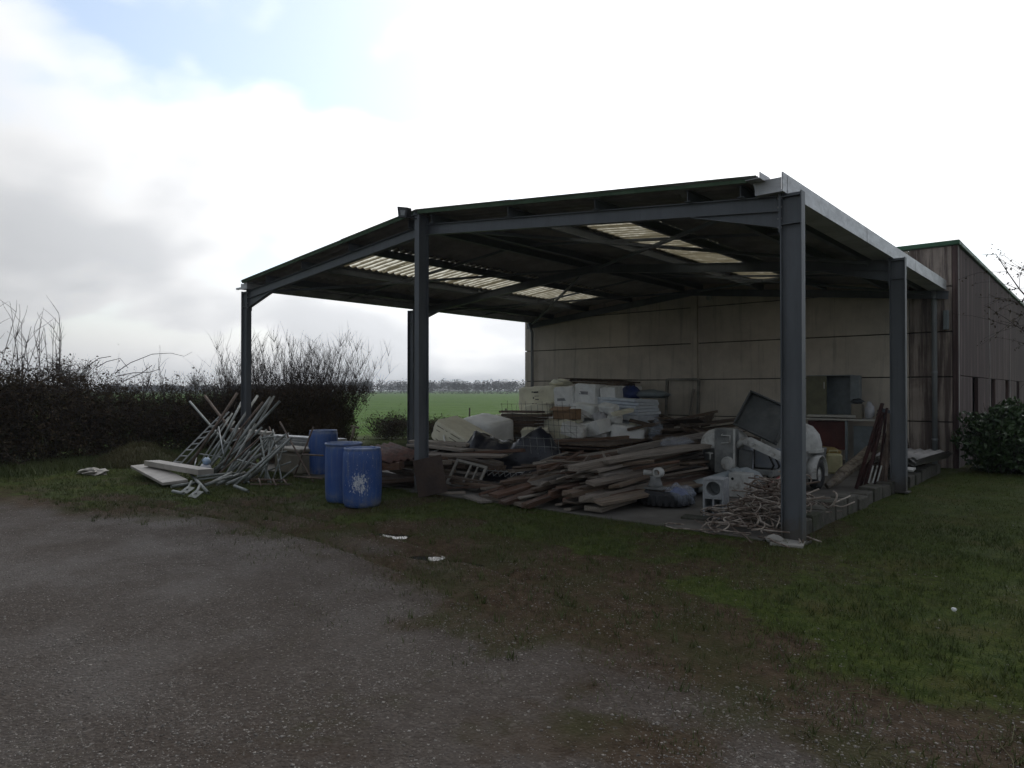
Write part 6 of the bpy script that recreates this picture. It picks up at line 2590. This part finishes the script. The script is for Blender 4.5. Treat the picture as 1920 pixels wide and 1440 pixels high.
def bare_tree_far(px, d, h, seed, label, group='bare trees on the horizon', wide=.45):
    rng = np.random.default_rng(seed)
    x, y = cam_pt(px, d)
    P0, R0 = grow(np.array([[x, y, 0.]]), np.array([[0, 0, 1.]]), np.array([h * .45]), 6, .03, 0, rng, np.array([h * .03]), np.array([h * .018]))
    n1 = 26
    P1, R1 = grow(np.repeat(P0[:, -1], n1, 0) - np.array([0, 0, 1.]) * rng.uniform(0, h * .2, (n1, 1)), np.stack([rng.normal(0, wide, n1), rng.normal(0, wide, n1), np.full(n1, .75)], 1), rng.uniform(.3, .62, n1) * h, 6, .1, .0, rng, np.full(n1, h * .010), np.full(n1, h * .003))
    n2 = 420
    P2, R2 = grow(P1[rng.integers(0, n1, n2), rng.integers(2, 6, n2)], np.stack([rng.normal(0, .7, n2), rng.normal(0, .7, n2), np.full(n2, .6)], 1), rng.uniform(.08, .22, n2) * h, 6, .15, 0, rng, np.full(n2, h * .0035), np.full(n2, h * .0015))
    V, F = twig_mesh(np.concatenate([P0, P1]), np.concatenate([R0, R1]))
    V2, F2 = twig_mesh(P2, R2)
    L = np.array((x, y, 0.))
    t = thing('far_tree', label, 'tree', (x, y, 0), (0, 0, 0), group)
    link('trunk', np_mesh('trunk', V - L, F, M['farleaf']), t)
    link('crown', np_mesh('crown', V2 - L, F2, M['farleaf']), t)


bare_tree_far(366, 170, 6.0, 1, 'lone rounded bare tree on the horizon beyond the hedge')
bare_tree_far(322, 230, 4.6, 2, 'small bare tree on the horizon nearer the arching canes')
bare_tree_far(300, 260, 3.8, 3, 'smallest bare tree on the horizon left of the rounded one')
bare_tree_far(132, 60, 5.2, 4, 'bare tree showing over the hedge among the saplings')


def treeline():
    """far wood that reads as one mass: many crowns of loose leaf-sized tufts"""
    rng = np.random.default_rng(66)
    Cs, Ss, trunks = [], [], []
    for k in range(900):
        px = rng.uniform(-700, 1250)
        d = rng.uniform(430, 520) if px > 640 else rng.uniform(520, 640)
        x, y = cam_pt(px, d)
        h = rng.uniform(6.5, 10.0) * (1.0 if px > 640 else .75)
        w_ = h * rng.uniform(.35, .55)
        m = 170
        q = rng.normal(0, 1, (m, 3))
        q /= np.linalg.norm(q, axis=1, keepdims=True)
        q *= (rng.random(m) ** .4)[:, None]
        Cs.append(np.stack([x + q[:, 0] * w_, y + q[:, 1] * w_, h * .52 + q[:, 2] * h * .48], 1))
        Ss.append(rng.uniform(.25, .65, m))
    C, S = np.concatenate(Cs), np.concatenate(Ss)
    V, F = leaves_mesh(C, S, rng)
    o = link('treeline', np_mesh('treeline', V, F, M['farleaf']))
    tag(o, 'hazy grey wood along the far edge of the field', 'wood', kind='stuff')
    # thin field hedges nearer
    Cs = []
    for px in np.arange(-400, 980, 1.2):
        d = 330 + 20 * math.sin(px * .01)
        x, y = cam_pt(px + rng.uniform(-2, 2), d)
        m = 4 if rng.random() < .55 else 1
        Cs.append(np.stack([x + rng.normal(0, .5, m), y + rng.normal(0, .5, m), rng.uniform(.1, 1.0, m)], 1))
    C = np.concatenate(Cs)
    V, F = leaves_mesh(C, rng.uniform(.2, .5, len(C)), rng)
    o = link('field_hedge', np_mesh('field_hedge', V, F, M['farleaf']))
    tag(o, 'thin low hedge line across the green field', 'hedge', kind='stuff')


treeline()
# field fence posts beyond the shed
for i, (px, d, h) in enumerate(((880, 30, .95), (948, 27, 1.0), (1000, 26, 1.0))):
    x, y = cam_pt(px, d)
    b = MB()
    b.tube([(x, y, -.05), (x + .02, y, h)], .035, 7)
    solo(b, 'fence_post', M['darkwood'], ['thin fence post in the field beside the striped pack', 'fence post in the field near the building corner', 'fence post standing behind the insulation stack'][i], 'fence post', 'fence posts at the field edge', True)

# air: even pale haze over the whole scene
hz = MB()
hz.box((0, 0, 19.5), (3400, 3400, 41))
m = bpy.data.materials.new('haze_air')
m.use_nodes = True
nd = m.node_tree.nodes
nd.clear()
out = nd.new('ShaderNodeOutputMaterial')
pv = nd.new('ShaderNodeVolumePrincipled')
pv.inputs['Color'].default_value = (.86, .92, 1, 1)
pv.inputs['Density'].default_value = .00045
pv.inputs['Anisotropy'].default_value = .2
m.node_tree.links.new(pv.outputs[0], out.inputs['Volume'])
o = link('haze', hz.mesh('haze', m))
tag(o, 'thin pale haze lying over the fields', 'haze', kind='stuff')
